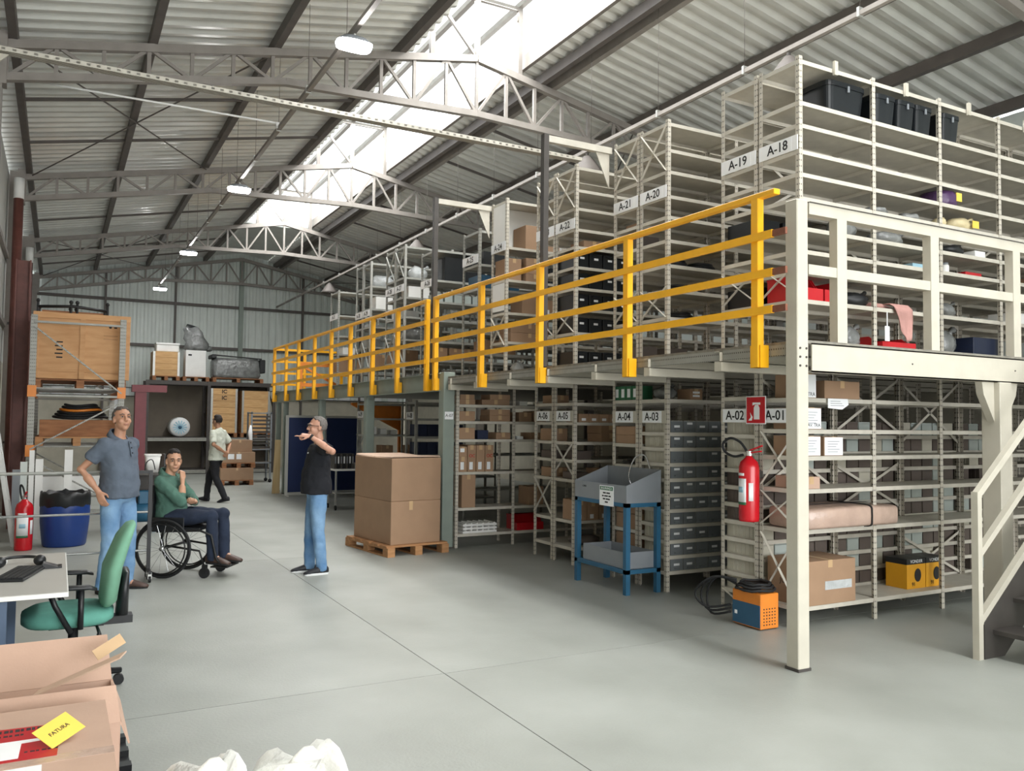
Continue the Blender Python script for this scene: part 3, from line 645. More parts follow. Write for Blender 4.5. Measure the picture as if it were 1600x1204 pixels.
# row A-07
def a7(lb, x0, x1, z, h, m='carton', dy=.3, y=10.0, **kw): return carton(lb, (x0+x1)/2, y+dy/2, z+.001, x1-x0, dy, h, m, **kw)
S7 = 'of the A-07 shelving'
a7('lower flat carton at left end of the top shelf '+S7, 4.65, 4.88, 1.88, .065); a7('upper flat carton at left end of the top shelf '+S7, 4.66, 4.87, 1.946, .065, dy=.28)
a7('long flat carton in the middle of the top shelf '+S7, 4.98, 5.4, 1.88, .07); a7('flat carton stacked on the long one, top shelf '+S7, 5.1, 5.41, 1.951, .07, dy=.28)
a7('carton at left end of the second shelf from top '+S7, 4.65, 4.88, 1.66, .13)
for k in range(2): a7('%s of two flat cartons right of centre, second shelf from top %s' % (('lower', 'upper')[k], S7), 5.1, 5.41, 1.66+k*.081, .08, dy=.3-.02*k)
a7('carton at left end of the third shelf from top '+S7, 4.65, 4.88, 1.42, .15); a7('dark blue box on the third shelf from top '+S7, 4.92, 5.08, 1.42, .12, 'navy'); a7('low carton right of the blue box '+S7, 5.2, 5.42, 1.42, .09)
for k in range(4):
    o = a7('%s of four tall tan cartons on the A-07 middle shelf' % ('leftmost', 'second', 'third', 'rightmost')[k], 4.65+k*.13, 4.772+k*.13, .99, .35 if k else .2, group='tall cartons in row A-07'); card(o, 4.7+k*.13, 10.0, 1.02, .05, .1)
    if k in (1, 3): text('OC', .06, (4.712+k*.13, 9.998, 1.2), o, '-y', 'red_paint')
o = a7('short carton resting on the leftmost tall tan carton '+S7, 4.655, 4.77, 1.191, .13); card(o, 4.7, 10.0, 1.25, .06, .05)
a7('tall brown carton standing on the second shelf from the floor '+S7, 4.7, 4.9, .52, .43)
for k in range(3):
    o = bx('white_tray', 'white', (.5, .3, .03), (4.98, 10.16, .181+k*.045)); tag(o, '%s white slatted tray on the bottom shelf %s' % (('lowest', 'middle', 'top')[k], S7), 'tray', 'white trays in row A-07')
    for j in range(6): bx('rib', 'white', (.02, .3, .013), (4.77+j*.085, 10.16, .211+k*.045), o)
a7('small white box on the top shelf, second bay '+S7, 5.56, 5.68, 1.88, .06, 'white', tape=False); a7('brown carton on the second shelf from top, second bay '+S7, 5.55, 5.75, 1.66, .13); a7('darker carton beside it, second bay, second shelf from top '+S7, 5.78, 5.98, 1.66, .15)
a7('stack of white papers on third shelf, second bay '+S7, 5.52, 5.62, 1.42, .04, 'paper', tape=False, cat='paper'); a7('carton with label on third shelf, second bay '+S7, 5.74, 5.95, 1.42, .09)
a7('dark brown carton low in the second bay '+S7, 5.72, 5.95, .52, .25)
o = thing('red_bin', 'red plastic bin on the bottom shelf, second bay of A-07 shelving', 'bin', (5.75, 10.15, .181))
def open_bin(o, x, y, z, sx, sy, h, m, low=.5):
    mb = MB(); th = .006
    mb.box(x-sx/2, y-sy/2, z, x+sx/2, y+sy/2, z+th); mb.build('bin_floor', m, o)
    mb = MB(); mb.box(x-sx/2, y-sy/2, z+th, x+sx/2, y-sy/2+th, z+h*low); mb.box(x-sx/2, y+sy/2-th, z+th, x+sx/2, y+sy/2, z+h)
    for s in (-1, 1):
        xx = x+s*(sx/2-th/2)
        mb.prism([(y-sy/2+th, z+th), (y+sy/2-th, z+th), (y+sy/2-th, z+h), (y-sy/2+sy*.4, z+h), (y-sy/2+sy*.2, z+h*low), (y-sy/2+th, z+h*low)], lambda u, v, q: (q, u, v), xx-th/2, xx+th/2)
    mb.build('bin_sides', m, o)
    MB().box(x-sx/2-.004, y+sy/2-th, z+h-.015, x+sx/2+.004, y+sy/2+.004, z+h).build('bin_rim', m, o)
open_bin(o, 5.75, 10.16, .181, .42, .3, .2, 'red_plastic')
# row A-05 / A-06
S5 = 'in row A-05'
for k in range(4):
    o = carton('%s small labelled carton from the left on the second shelf %s' % (CN[k], S5), 5.44+k*.145, 8.37, 1.661, .14, .28, .1, tape=False, group='small cartons in row A-05'); card(o, 5.44+k*.145, 8.23, 1.68, .06, .03)
for k in range(2): carton('%s of two stacked cartons on the third shelf %s' % (('lower', 'upper')[k], S5), 5.84-k*.01, 8.39, 1.431+.101*k, .28, .3, .1)
carton('dark carton on the fourth shelf '+S5, 5.5, 8.42, 1.221, .2, .25, .1, 'drawer_brown'); carton('brown carton on the fifth shelf, right side, '+S5, 5.8, 8.4, .991, .22, .3, .12); carton('dark box on the fifth shelf, left side, '+S5, 5.45, 8.42, .991, .2, .25, .08, 'drawer_brown')
for k in range(3):
    o = carton('%s brown carton from the left on the shelf just above the lowest %s' % (CN[k], S5), 5.42+k*.17, 8.38, .511, .16, .28, .24-.02*k, group='low cartons in row A-05'); card(o, 5.4+k*.17, 8.24, .53, .05, .05)
lump(MB(), (5.6, 8.42, .26), (.2, .14, .06), 3).build('dark_lump', 'drawer_brown', tag(link(bpy.data.objects.new('cable_bundle', None), None, (5.6, 8.42, .2)), 'dark cable bundle on the lowest shelf in row A-05', 'cable'), True)
carton('brown carton on the top but one shelf of row A-06', 5.46, 8.9, 1.891, .2, .3, .1); carton('tan carton on the third shelf of row A-06', 5.45, 8.92, 1.431, .2, .32, .15); carton('dark carton on the fourth shelf of row A-06', 5.45, 8.92, 1.221, .18, .3, .09, 'drawer_brown'); o = carton('labelled dark carton in the lower half of row A-06', 5.46, 8.92, .991, .2, .3, .11)
# row A-04 end, A-03 top
for k in range(4):
    o = carton('%s green and white box from the left on top shelf of row A-04' % CN[k], 5.42, 7.4-k*.105, 1.901, .2, .095, .15, 'green_label', tape=False, group='green boxes in row A-04'); card(o, 5.32, 7.4-k*.105, 1.93, .05, .09, face='-x')
for k in range(2): carton('%s brown carton on the shelf below the A-04 sign' % ('lower', 'upper')[k], 5.43, 7.23, 1.441+k*.091, .22, .38, .09)
for k in range(3): carton('%s brown carton in the stack low in row A-04, behind the blue stand' % ('lowest', 'middle', 'top')[k], 5.43, 7.23, (.201, .551, .711)[k], .22, .34, (.3, .155, .15)[k])
t = thing('tool_pile', 'pile of dark metal parts on the A-04 shelf below the cartons', 'tools', (5.45, 7.22, 1.222))
for k in range(7): MB().cyl((5.34+.03*k, 7.07+.04*k, 1.237+.012*(k % 3)), (5.5-.02*k, 7.1+.045*k, 1.24+.03*(k % 2)), .014, 8).build('rod', 'dark_steel', t)
bag('grey plastic bag on the top shelf of row A-03', 5.45, 6.75, 1.9, .11, .13, .07, 'grey_film', 5)
o = carton('carton with white stripes on the top shelf of row A-03', 5.7, 6.66, 1.901, .16, .2, .11); card(o, 5.7, 6.56, 1.93, .09, .02); card(o, 5.7, 6.56, 1.965, .09, .02)
# row A-01
S1 = 'in row A-01'
def a1(lb, x0, x1, z, h, m='carton', dy=.36, y=4.87, **kw): return carton(lb, (x0+x1)/2, y+dy/2, z+.001, x1-x0, dy, h, m, **kw)
o = a1('narrow carton faced with white printed paper on top shelf '+S1, 5.36, 5.52, 1.88, .2, dy=.3); card(o, 5.44, 4.87, 1.885, .15, .19); text('ETRA', .045, (5.45, 4.868, 1.91), o, '-y')
a1('low wide brown carton on top shelf '+S1, 5.62, 6.05, 1.88, .15, dy=.3)
t = thing('paper_sheet', 'white printed sheet hanging from the top shelf edge of A-01', 'paper', (5.75, 4.85, 1.8))
MB().prism([(5.63, 1.8), (5.8, 1.79), (5.88, 1.83), (5.87, 1.88), (5.63, 1.88)], lambda u, v, q: (u, q, v), 4.845, 4.848).build('sheet', 'paper', t)
for k in range(3): MB().box(5.66, 4.844, 1.82+.018*k, 5.82-.02*k, 4.845, 1.823+.018*k).build('print_line', 'ink', t)
def papered(lb, x0, x1, z, h, txt=None):
    o = a1(lb, x0, x1, z, h, dy=.32); card(o, (x0+x1)/2, 4.87, z+.006, x1-x0-.012, h-.01)
    for k in range(5): MB().box(x0+.04, 4.866, z+h-.04-.022*k, x1-.05-.02*(k % 3), 4.8672, z+h-.036-.022*k).build('print_line', 'grey_paint', o)
    if txt: text(txt, .04, ((x0+x1)/2+.02, 4.868, z+.035), o, '-y')
papered('carton with white paper face on the second shelf from the top '+S1, 5.36, 5.58, 1.62, .18, 'AV. TRA'); papered('left white-faced carton on the third shelf '+S1, 5.36, 5.57, 1.4, .165); papered('right white-faced carton on the third shelf '+S1, 5.61, 5.84, 1.4, .16)
a1('small tan carton on the fourth shelf '+S1, 5.36, 5.56, 1.13, .1, 'carton_pale', dy=.3)
t = thing('wrapped_package', 'long pinkish package in clear film with a strap across A-01', 'package', (5.9, 5, .801))
MB().loft([((5.34, 5.02, .885), (0, .2, 0), (0, 0, .075)), ((5.37, 5.02, .888), (0, .225, 0), (0, 0, .085)), ((5.9, 5.02, .895), (0, .23, 0), (0, 0, .093)), ((6.43, 5.02, .888), (0, .225, 0), (0, 0, .085)), ((6.47, 5.02, .885), (0, .2, 0), (0, 0, .075))], 24, 7).build('wrapped_body', 'wrap_carton', t, True)
MB().loft([((6.085, 5.02, .893), (0, .237, 0), (0, 0, .098)), ((6.1, 5.02, .893), (0, .237, 0), (0, 0, .098))], 24, 7).build('strap', 'black_plastic', t); MB().box(5.4, 5.0, .988, 6.4, 5.015, .991).build('strap', 'black_plastic', t)
o = a1('large taped brown carton on the bottom shelf '+S1, 5.36, 5.97, .18, .36, dy=.4, y=4.86); MB().box(5.6, 4.857, .3, 5.92, 4.8595, .37).build('tape_patch', 'clear_film', o); text('JC M', .06, (5.3585, 5.06, .36), o, '-x')
for k in range(2):
    x = 6.93+.27*k; o = thing('tool_box', '%s yellow and black tool carton on the bottom shelf of A-01' % ('left', 'right')[k], 'box', (x, 5.08, .181), 'yellow tool cartons')
    MB().box(x-.13, 4.98, .181, x+.13, 5.2, .4).build('carton_body', 'yellow_box', o); MB().box(x-.131, 4.979, .4, x+.131, 5.201, .45).build('carton_lid', 'black_plastic', o)
    text('VONDER', .042, (x, 4.977, .425), o, '-y', 'paper'); MB().loft([((x+.02, 4.979, .3), (.045, 0, 0), (0, 0, .06)), ((x+.02, 4.976, .3), (.045, 0, 0), (0, 0, .06))], 18).build('printed_picture', 'ink', o); text('91', .05, (x-.04, 4.977, .22), o, '-y')
# upper shelves A-18
def lidbin(lb, x, y, z, sx, sy, h, m='bin_black', group='black lidded bins on the top shelf'):
    t = thing('lidded_bin', lb, 'bin', (x, y, z), group)
    MB().loft([((x, y, z), (sx*.43, 0, 0), (0, sy*.43, 0)), ((x, y, z+h*.85), (sx*.48, 0, 0), (0, sy*.48, 0))], 24, 8).build('bin_body', m, t)
    MB().loft([((x, y, z+h*.8), (sx*.5, 0, 0), (0, sy*.5, 0)), ((x, y, z+h*.95), (sx*.5, 0, 0), (0, sy*.5, 0)), ((x, y, z+h), (sx*.44, 0, 0), (0, sy*.44, 0))], 24, 7).build('lid', m, t, bev=0)
    MB().box(x-.01, y-sy*.52, z+h*.68, x+.01, y-sy*.49, z+h*.86).build('latch', 'grey_paint', t)
lidbin('large black lidded bin deep in the first bay of the A-18 top shelf', 5.93, 5.07, 4.341, .5, .4, .29)
for k, (x, s) in enumerate(((6.4, .28), (6.68, .25), (6.93, .24), (7.33, .26))): lidbin('%s in the line of black lidded bins on the A-18 top shelf' % ('first', 'second', 'third', 'last, set apart')[k], x, 5.02, 4.341, s, .36, .27)
S8 = 'on the A-18 shelving'
t = thing('cable_roll', 'purple wrapped roll with yellow label '+S8, 'roll', (7.35, 5.0, 3.74)); MB().lathe([(.06, 0), (.15, 0), (.17, .03), (.17, .1), (.15, .14), (.06, .14)], (7.35, 5.02, 3.741), 24).build('roll', 'purple', t, True); MB().box(7.4, 4.855, 3.79, 7.48, 4.862, 3.87).build('label_card', 'yellow_card', t)
bag('small cream bag '+S8, 7.3, 4.98, 3.54, .08, .08, .05, 'sack_cream', 11); bag('long cream wrapped bundle with yellow label '+S8, 7.62, 4.98, 3.54, .2, .09, .07, 'sack_cream', 12, yl=True)
bag('clear bag at the second upright '+S8, 6.38, 4.95, 3.54, .12, .08, .035, 'grey_film', 13); bag('clear bag further along the same shelf '+S8, 6.85, 4.97, 3.54, .1, .08, .04, 'grey_film', 14)
bag('left crumpled grey-brown bag behind the guard frame '+S8, 5.97, 4.98, 3.29, .18, .1, .085, 'grey_film', 15); bag('right flat grey-brown bag behind the guard frame '+S8, 6.56, 4.98, 3.29, .22, .1, .06, 'grey_film', 16)
bag('black crumpled bag in the third bay '+S8, 7.5, 5.0, 3.29, .16, .1, .06, 'black_plastic', 17); carton('white box beside the black bag '+S8, 7.86, 5.0, 3.291, .16, .16, .08, 'white', tape=False)
bag('blue crumpled bag high in the third bay '+S8, 7.23, 4.98, 3.29, .05, .05, .045, 'roll_blue', 18)
o = carton('blue small carton on the row above the red bin '+S8, 6.95, 5, 3.101, .16, .12, .06, 'roll_blue', tape=False)
for k in range(3):
    t = thing('jar', '%s pale jar in the group %s' % (('left', 'middle', 'right')[k], S8), 'jar', (7.15+.1*k, 4.95, 3.1), 'pale jars'); x = 7.15+.1*k
    MB().lathe([(.035, 0), (.038, .01), (.038, .08), (.03, .09)], (x, 4.95, 3.101), 16).build('jar_body', 'white', t, True); MB().lathe([(.032, .088), (.032, .108), (.02, .11)], (x, 4.95, 3.101), 16).build('lid', 'grey_paint', t, True)
carton('red and white flat carton '+S8, 7.75, 4.98, 3.101, .25, .12, .05, 'red_plastic', tape=False)
for k, (x, z) in enumerate(((5.45, 2.69), (5.74, 2.69))):
    t = thing('red_bin', '%s red plastic hopper bin %s behind the corner column' % (('left', 'right')[k], S8), 'bin', (x, 5.0, z), 'red hopper bins'); open_bin(t, x, 5.03, z+.001, .27, .36, .2, 'red_plastic', .5)
t = thing('red_bin', 'low red bin on the lowest A-18 shelf beneath the pink cloth', 'bin', (6.55, 5, 2.32)); open_bin(t, 6.55, 5.03, 2.321, .45, .36, .13, 'red_plastic', .6)
bag('dark crumpled bag right of the red hopper bins', 6.12, 5.0, 2.69, .17, .1, .07, 'black_plastic', 21)
t = thing('pink_cloth', 'dusty pink cloth hanging over a shelf edge of A-18', 'cloth', (6.55, 4.83, 2.45))
mb = MB(); W = 9; Hh = 12
for j in range(Hh+1):
    for i in range(W+1):
        u = i/W; v = j/Hh; x = 6.42+.26*u*(1-.35*v)+.1*v; z = 2.735-.33*v*(.55+.45*math.sin(u*2.6)); y = 4.822-.012*math.sin(u*14+v*3)*v-.004
        mb.v.append(Vector((x, y if v > .12 else 4.83+.09*(.12-v)/.12, max(z, 2.4) if v > .12 else 2.735)))
for j in range(Hh):
    for i in range(W): a = j*(W+1)+i; mb.f.append((a, a+1, a+W+2, a+W+1))
o = mb.build('drape', 'pink_cloth', t, True, fix=False); md = o.modifiers.new('thick', 'SOLIDIFY'); md.thickness = .006
lump(MB(), (6.4, 5.0, 2.72), (.2, .1, .035), 31).build('crumpled_part', 'pink_cloth', t, True)
t = thing('hanging_tag', 'white tag hanging below the shelf left of the pink cloth', 'tag', (6.36, 4.82, 2.4)); MB().box(6.33, 4.828, 2.4, 6.39, 4.831, 2.53).build('card', 'paper', t); MB().box(6.355, 4.827, 2.53, 6.365, 4.832, 2.655).build('string', 'paper', t)
bag('clear bag of parts in the third bay low '+S8, 7.38, 4.98, 2.69, .14, .09, .07, 'grey_film', 22); bag('grey sack on the lowest A-18 shelf, third bay', 7.42, 5.04, 2.32, .18, .12, .13, 'grey_film', 23)
carton('dark blue box on the lowest A-18 shelf, right of the grey sack', 7.9, 5.05, 2.321, .4, .3, .2, 'navy', tape=False); bag('small clear bag beside the red low bin', 6.05, 5.0, 2.32, .13, .1, .1, 'grey_film', 24)
for k in range(3): carton('%s grey box at the far bays %s' % (CN[k], S8), 8.5+.5*k, 5.05, (2.691, 3.101, 3.741)[k], .25, .25, .12, ('white', 'carton', 'drawer_beige')[k], tape=False)
for k in range(6):
    carton('dark storage bin %s along the %s of row A-19' % (CN[k % 3], ('low shelf', 'middle shelf')[k//3]), 5.47+.3*(k % 3), 5.53, (2.691, 3.291)[k//3], .26, .38, .17, 'bin_black', tape=False, cat='bin', name='storage_bin', group='dark bins in row A-19')
# rows A-20 .. A-31
for i, z in enumerate((2.321, 2.721, 3.001, 3.251, 3.501)):
    for k in range(4):
        x = 5.42+k*.2; o = bx('storage_bin', 'bin_black', (.185, .4, .18), (x, 8.46, z), None, .006)
        tag(o, 'black bin %s from left, row %s up, in row A-22' % (CN[k], ORD[i]), 'bin', 'black bins in row A-22')
        inst('label_card', ('bc',), lambda: (MB().box(-.03, -.002, 0, .03, 0, .025), 'paper', {}), (x, 8.46-.2, z+.1), o); inst('finger_lip', ('bl',), lambda: (MB().box(-.05, -.012, 0, .05, 0, .01), 'bin_black', {}), (x, 8.46-.2, z+.15), o)
for k, (x, z, s) in enumerate(((5.55, 3.251, .3), (5.9, 3.251, .35), (5.6, 3.001, .36), (5.62, 2.721, .3))):
    t = thing('cable_coil', '%s dark cable coil on the shelves of row A-20' % CN[k], 'cable', (x, 6.75, z), 'cable coils in row A-20')
    for j in range(3): MB().tube([(x+math.cos(a*.4)*(s/2-.02*j), 6.75+math.sin(a*.4)*(.16-.015*j), z+.014+.026*j) for a in range(16)], .013, 6, True).build('cable_loop', 'black_plastic', t, True)
for k, (x, z) in enumerate(((5.5, 3.501), (5.48, 2.321), (5.9, 2.321))): carton('%s dark carton on the shelves of row A-21' % CN[k], x, 7.22, z, .25, .3, .15, 'drawer_brown', tape=False)
o = carton('small brown carton on the rail-height shelf of row A-21', 5.45, 7.25, 3.741, .12, .2, .06)
carton('pale carton high on the shelves of row A-22', 5.6, 8.42, 3.951-.21, .3, .3, .09)
carton('large brown carton on the upper shelf of row A-24', 5.9, 10.18, 4.051, .55, .36, .34); carton('brown carton left on the rail-height shelf of row A-24', 5.45, 10.18, 3.601, .22, .36, .3)
for k in range(3): o = carton('%s of three cartons stacked by the bay of row A-24, rail height' % ('lowest', 'middle', 'top')[k], 5.78, 10.16, 3.601+k*.11, .3, .34, .108); card(o, 5.84, 9.99, 3.63+k*.11, .08, .05)
carton('black box beside the stacked cartons in row A-24', 6.15, 10.16, 3.601, .25, .34, .22, 'bin_black', tape=False)
o = carton('wide brown carton in the middle of row A-24', 5.85, 10.16, 3.151, .55, .34, .27); card(o, 5.95, 9.99, 3.17, .12, .06)
for k in range(2): carton('%s brown carton on the low shelf of row A-24' % ('lower', 'upper')[k], 5.7, 10.16, 2.751+k*.13, .6, .34, .128)
bag('white bag on the walkway shelf of row A-24, bottom', 5.6, 10.17, 2.32, .1, .1, .09, 'clear_film', 33)
for k in range(2): carton('%s blue plastic box in row A-25' % ('left', 'right')[k], 5.5+.35*k, 11.05, 3.601, .3, .4, .2, 'welder_blue', tape=False, cat='bin', name='storage_bin')
carton('dark box high in row A-25', 5.6, 11.05, 3.951, .4, .4, .2, 'bin_black', tape=False); carton('brown carton low in row A-25', 5.7, 11.05, 2.651, .5, .4, .2)
carton('wide black bin on the upper shelf of row A-26', 5.95, 12.7, 3.951, .9, .45, .4, 'bin_black', tape=False, cat='bin', name='storage_bin')
for k in range(6): carton('%s small grey box in the line on a shelf of row A-26' % ORD[k], 5.42+k*.17, 12.65, 3.601, .14, .3, .14, 'drawer_pale', tape=False, group='grey boxes in row A-26')
for k in range(4): carton('%s brown carton low in row A-26' % CN[k], 5.45+k*.25, 12.65, 2.651, .22, .4, .2)
carton('white wrapped box on row A-27', 5.6, 14.0, 3.851, .4, .35, .2, 'white', tape=False); bag('white plastic bag on the second shelf of row A-27', 5.64, 14.0, 4.2, .2, .13, .12, 'clear_film', 41); bag('grey bag low in row A-27', 5.6, 14.0, 3.1, .25, .15, .12, 'grey_film', 42); carton('brown carton low in row A-28', 5.6, 14.48, 2.701, .4, .35, .25); carton('white box low in row A-28', 5.6, 14.48, 3.501, .4, .35, .18, 'white', tape=False)
bag('big white sack on the top shelf of row A-29', 5.64, 15.82, 4.3, .22, .13, .13, 'clear_film', 43); carton('white box beside the sign of row A-29', 5.6, 15.8, 3.851, .35, .35, .24, 'white', tape=False); carton('brown carton low in row A-29', 5.6, 15.8, 2.701, .4, .35, .25); bag('white bag low in row A-30', 5.6, 16.28, 3.1, .22, .15, .12, 'clear_film', 44); carton('white papers stack low in row A-30', 5.6, 16.28, 3.501, .3, .3, .1, 'paper', tape=False, cat='paper')
carton('white box low in row A-31', 5.6, 18.0, 3.101, .3, .35, .15, 'white', tape=False); carton('brown crate low in row A-31', 5.6, 18.0, 2.701, .5, .4, .3)
t = thing('steel_trestle', 'orange brown steel frame standing behind the far railing', 'frame', (5.0, 18.7, DK))
for x in (4.75, 5.9): MB().box(x-.04, 18.66, DK, x+.04, 18.74, 2.95).build('post', 'orange', t)
MB().box(4.75, 18.67, 2.86, 5.9, 18.73, 2.95).build('beam', 'orange', t); MB().box(4.75, 18.67, 2.4, 5.9, 18.73, 2.48).build('beam', 'orange', t); bars('diagonal', 'orange', (4.8, 18.7, 2.85), (5.6, 18.7, 2.45), .05, t)
t = thing('orange_slide', 'orange brown slanted sheet under the mezzanine behind the columns', 'panel', (5.3, 15.6, 1.5)); MB().prism([(4.9, 1.95), (5.9, 1.95), (5.9, 1.45)], lambda u, v, q: (u, q, v), 15.4, 15.44).build('sheet', 'orange', t); MB().box(4.9, 15.38, 1.95, 5.9, 15.46, 1.99).build('frame_bar', 'orange', t); MB().box(5.86, 15.38, 0, 5.9, 15.46, 1.95).build('leg', 'orange', t)
for i, z in enumerate((.201, .501, .801, 1.101, 1.401)):
    for k in range(5): carton('navy bin %s from left, level %s, in shelving behind the big cartons' % (CN[k], ORD[i]), 5.34+k*.165, 13.1, z, .155, .38, .2, 'navy', tape=False, cat='bin', name='storage_bin', group='navy bins in the dark shelving')
for k in range(3): carton('%s white container on the pale shelving beyond the navy bins' % CN[k], 5.1+.2*k, 14.8, 1.401, .12, .2, .14-.03*k, 'white', tape=False, group='white containers')
for k in range(4): carton('%s brown carton on the pale shelving beyond the navy bins' % CN[k], 5.1+.26*k, 14.8, (.601, 1.001)[k % 2], .22, .3, .2)
# ------------------------------------------------------------------ things standing on the floor
def pallet(label, x, y, z, sx, sy, m='wood', rz=0, group=None, boards=5):
    t = thing('wooden_pallet', label, 'pallet', (x, y, z), group)
    for i in range(boards):
        yy = y-sy/2+sy*(i+.5)/boards; bx('deck_board', m, (sx, sy/boards*.72, .022), (x, yy, z+.108), t)
    for j in (-1, 0, 1):
        xx = x+j*(sx/2-.05)
        bx('stringer_board', m, (.1, sy, .02), (xx, y, z+.088), t); bx('bottom_board', m, (.1, sy, .02), (xx, y, z), t)
        for i in (-1, 0, 1): bx('block', m, (.1, .13, .068), (xx, y+i*(sy/2-.065), z+.02), t)
    t.rotation_euler.z = rz; return t
def rotated(o, rz): o.rotation_euler.z = rz; return o
# pallet with two big cartons
RZ = R3(7)
pallet('wooden pallet under the two big cartons', 3.9, 10.28, 0, .86, 1.22, rz=RZ)
for k in range(2):
    o = carton('%s of the two big brown cartons stacked on the pallet' % ('lower', 'upper')[k], 3.9, 10.28, .131+k*.531, .7, 1.05, .53, 'carton', RZ, tape=False, bev=.006)
    for s, nm in ((-.353, 'label_card'), ): MB().box(3.9+.353, 10.1, .131+k*.531+.3, 3.9+.354, 10.2, .131+k*.531+.38).build('tape_patch', 'tape', o)
    if k:
        for s in (-1, 1): MB().prism([(-.35, -.005), (.35, -.005), (.33, .01), (-.33, .01)], lambda u, v, q: (3.9+u*.98, 10.28+s*q, 1.192+v+.004*abs(q)*8), .01, .52).build('flap', 'carton_in', o)
    else: MB().box(3.9-.1, 10.28-.5265, .55, 3.9-.05, 10.28-.5255, .66).build('tape_patch', 'tape', o)
# blue-legged washing stand
t = thing('parts_washer', 'grey steel wash bin on a blue stand with a safety sign', 'stand', (5.05, 7.02, 0))
x0, x1, y0, y1 = 4.84, 5.26, 6.57, 7.48
for x in (x0+.025, x1-.025):
    for y in (y0+.025, y1-.025): MB().box(x-.025, y-.025, 0, x+.025, y+.025, .88).build('leg', 'blue_steel', t)
for y in (y0, y1-.04): MB().box(x0, y, .84, x1, y+.04, .88).build('top_frame', 'blue_steel', t); MB().box(x0, y, .2, x1, y+.04, .24).build('lower_frame', 'blue_steel', t)
for x in (x0, x1-.04): MB().box(x, y0+.04, .84, x+.04, y1-.04, .88).build('top_frame', 'blue_steel', t); MB().box(x, y0+.04, .2, x+.04, y1-.04, .24).build('lower_frame', 'blue_steel', t)
bn = MB().box(x0, y0, .88, x1, y1, .884).build('wash_bin', 'grey_paint', t)
for y in (y0, y1-.004): MB().prism([(x0, .884), (x1, .884), (x1, 1.2), (x0, 1.05)], lambda u, v, q: (u, q, v), y, y+.004).build('bin_side', 'grey_paint', t)
MB().box(x0, y0+.004, .884, x0+.004, y1-.004, 1.05).build('bin_front', 'grey_paint', t); MB().box(x1-.004, y0+.004, .884, x1, y1-.004, 1.2).build('bin_back', 'grey_paint', t)
MB().box(x0+.03, y0+.05, .241, x1-.03, y1-.12, .25).build('lower_tray', 'grey_paint', t)
for y in (y0+.05, y1-.124): MB().box(x0+.03, y, .25, x1-.03, y+.004, .4).build('tray_side', 'grey_paint', t)
for x in (x0+.03, x1-.034): MB().box(x, y0+.054, .25, x+.004, y1-.124, .4).build('tray_side', 'grey_paint', t)
tubes('hose', 'chrome', [(x1-.06, 6.95, 1.0), (x1-.09, 6.98, 1.12), (x1-.05, 6.93, 1.3), (x1+.01, 6.85, 1.33), (x1+.02, 6.78, 1.22), (x1+.01, 6.74, 1.1)], .008, t)
s = MB().box(x0-.003, 6.78, .83, x0, 7.02, 1.03).build('safety_sign', 'paper', t); MB().box(x0-.0045, 6.79, .985, x0-.003, 7.01, 1.022).build('sign_header', 'green_label', s)
text('SEGURANÇA', .032, (x0-.0052, 6.9, 1.003), s, '-x', 'paper')
for k, ws in enumerate(((.05, .06), (.03, .06, .04), (.04, .07), (.05,))):
    u = 6.9+(sum(ws)+.01*(len(ws)-1))/2
    for q in ws: MB().box(x0-.0042, u-q, .95-.03*k, x0-.003, u, .964-.03*k).build('print_line', 'ink', s); u -= q+.01
text('CM03', .028, (x0-.001, 7.3, 1.0), t, '-x')
# extinguishers
def extinguisher(label, x, y, z, h, r, sd='-x'):
    t = thing('fire_extinguisher', label, 'extinguisher', (x, y, z))
    MB().lathe([(r*.96, 0), (r, .02), (r, h*.78), (r*.85, h*.86), (r*.4, h*.92), (r*.3, h*.95)], (x, y, z), 28).build('cylinder', 'red_paint', t, True)
    MB().cyl((x, y, z+h*.95), (x, y, z+h*1.02), .025, 12).build('valve', 'chrome', t)
    MB().bar((x, y, z+h*1.02), (x+.02, y-.13, z+h*1.1), .02, .012).build('handle', 'red_paint', t); MB().bar((x, y, z+h*.99), (x+.02, y-.12, z+h*1.02), .02, .012).build('lever', 'red_paint', t)
    tubes('hose', 'rubber', [(x, y+.02, z+h*1.0), (x-.02, y+.08, z+h*1.14), (x-.05, y+.17, z+h*1.2), (x-.06, y+.25, z+h*1.12), (x-.05, y+.24, z+h*1.0), (x-.03, y+.15, z+h*.93), (x-.01, y+.06, z+h*.96)], .011, t)
    f = {'-x': PI, '-y': -PI/2}[sd]
    def patch(nm, m, a0, a1, z0, z1, rr):
        mb = MB(); n = 8
        for i in range(n+1):
            a = f+a0+(a1-a0)*i/n
            for zz in (z0, z1): mb.v.append(Vector((x+rr*math.cos(a), y+rr*math.sin(a), z+zz*h)))
        for i in range(n): mb.f.append((2*i, 2*i+2, 2*i+3, 2*i+1))
        o = mb.build(nm, m, t, True, fix=False); mm = o.modifiers.new('thick', 'SOLIDIFY'); mm.thickness = .001; mm.offset = 1
    patch('label', 'paper', -.9, .5, .28, .62, r+.001); patch('label_band', 'green_label', -.9, .5, .24, .28, r+.001); patch('label_band', 'paper', -.7, .3, .66, .7, r+.001); patch('label_mark', 'roll_blue', -.5, .2, .42, .5, r+.0025); patch('side_label', 'paper', .75, 1.2, .3, .56, r+.001)
    return t
extinguisher('large red fire extinguisher hung on the shelf end under the A-02 sign', 5.17, 5.28, .84, .58, .085)
e = MB().box(5.25, 5.25, 1.2, 5.3, 5.31, 1.26).build('wall_hook', 'dark_steel', bpy.data.objects['fire_extinguisher']); MB().box(5.2, 5.27, 1.26, 5.3, 5.29, 1.27).build('wall_hook', 'dark_steel', bpy.data.objects['fire_extinguisher'])
extinguisher('red fire extinguisher standing on the floor left of the blue barrel', -.33, 12.05, 0, .66, .1, '-y')
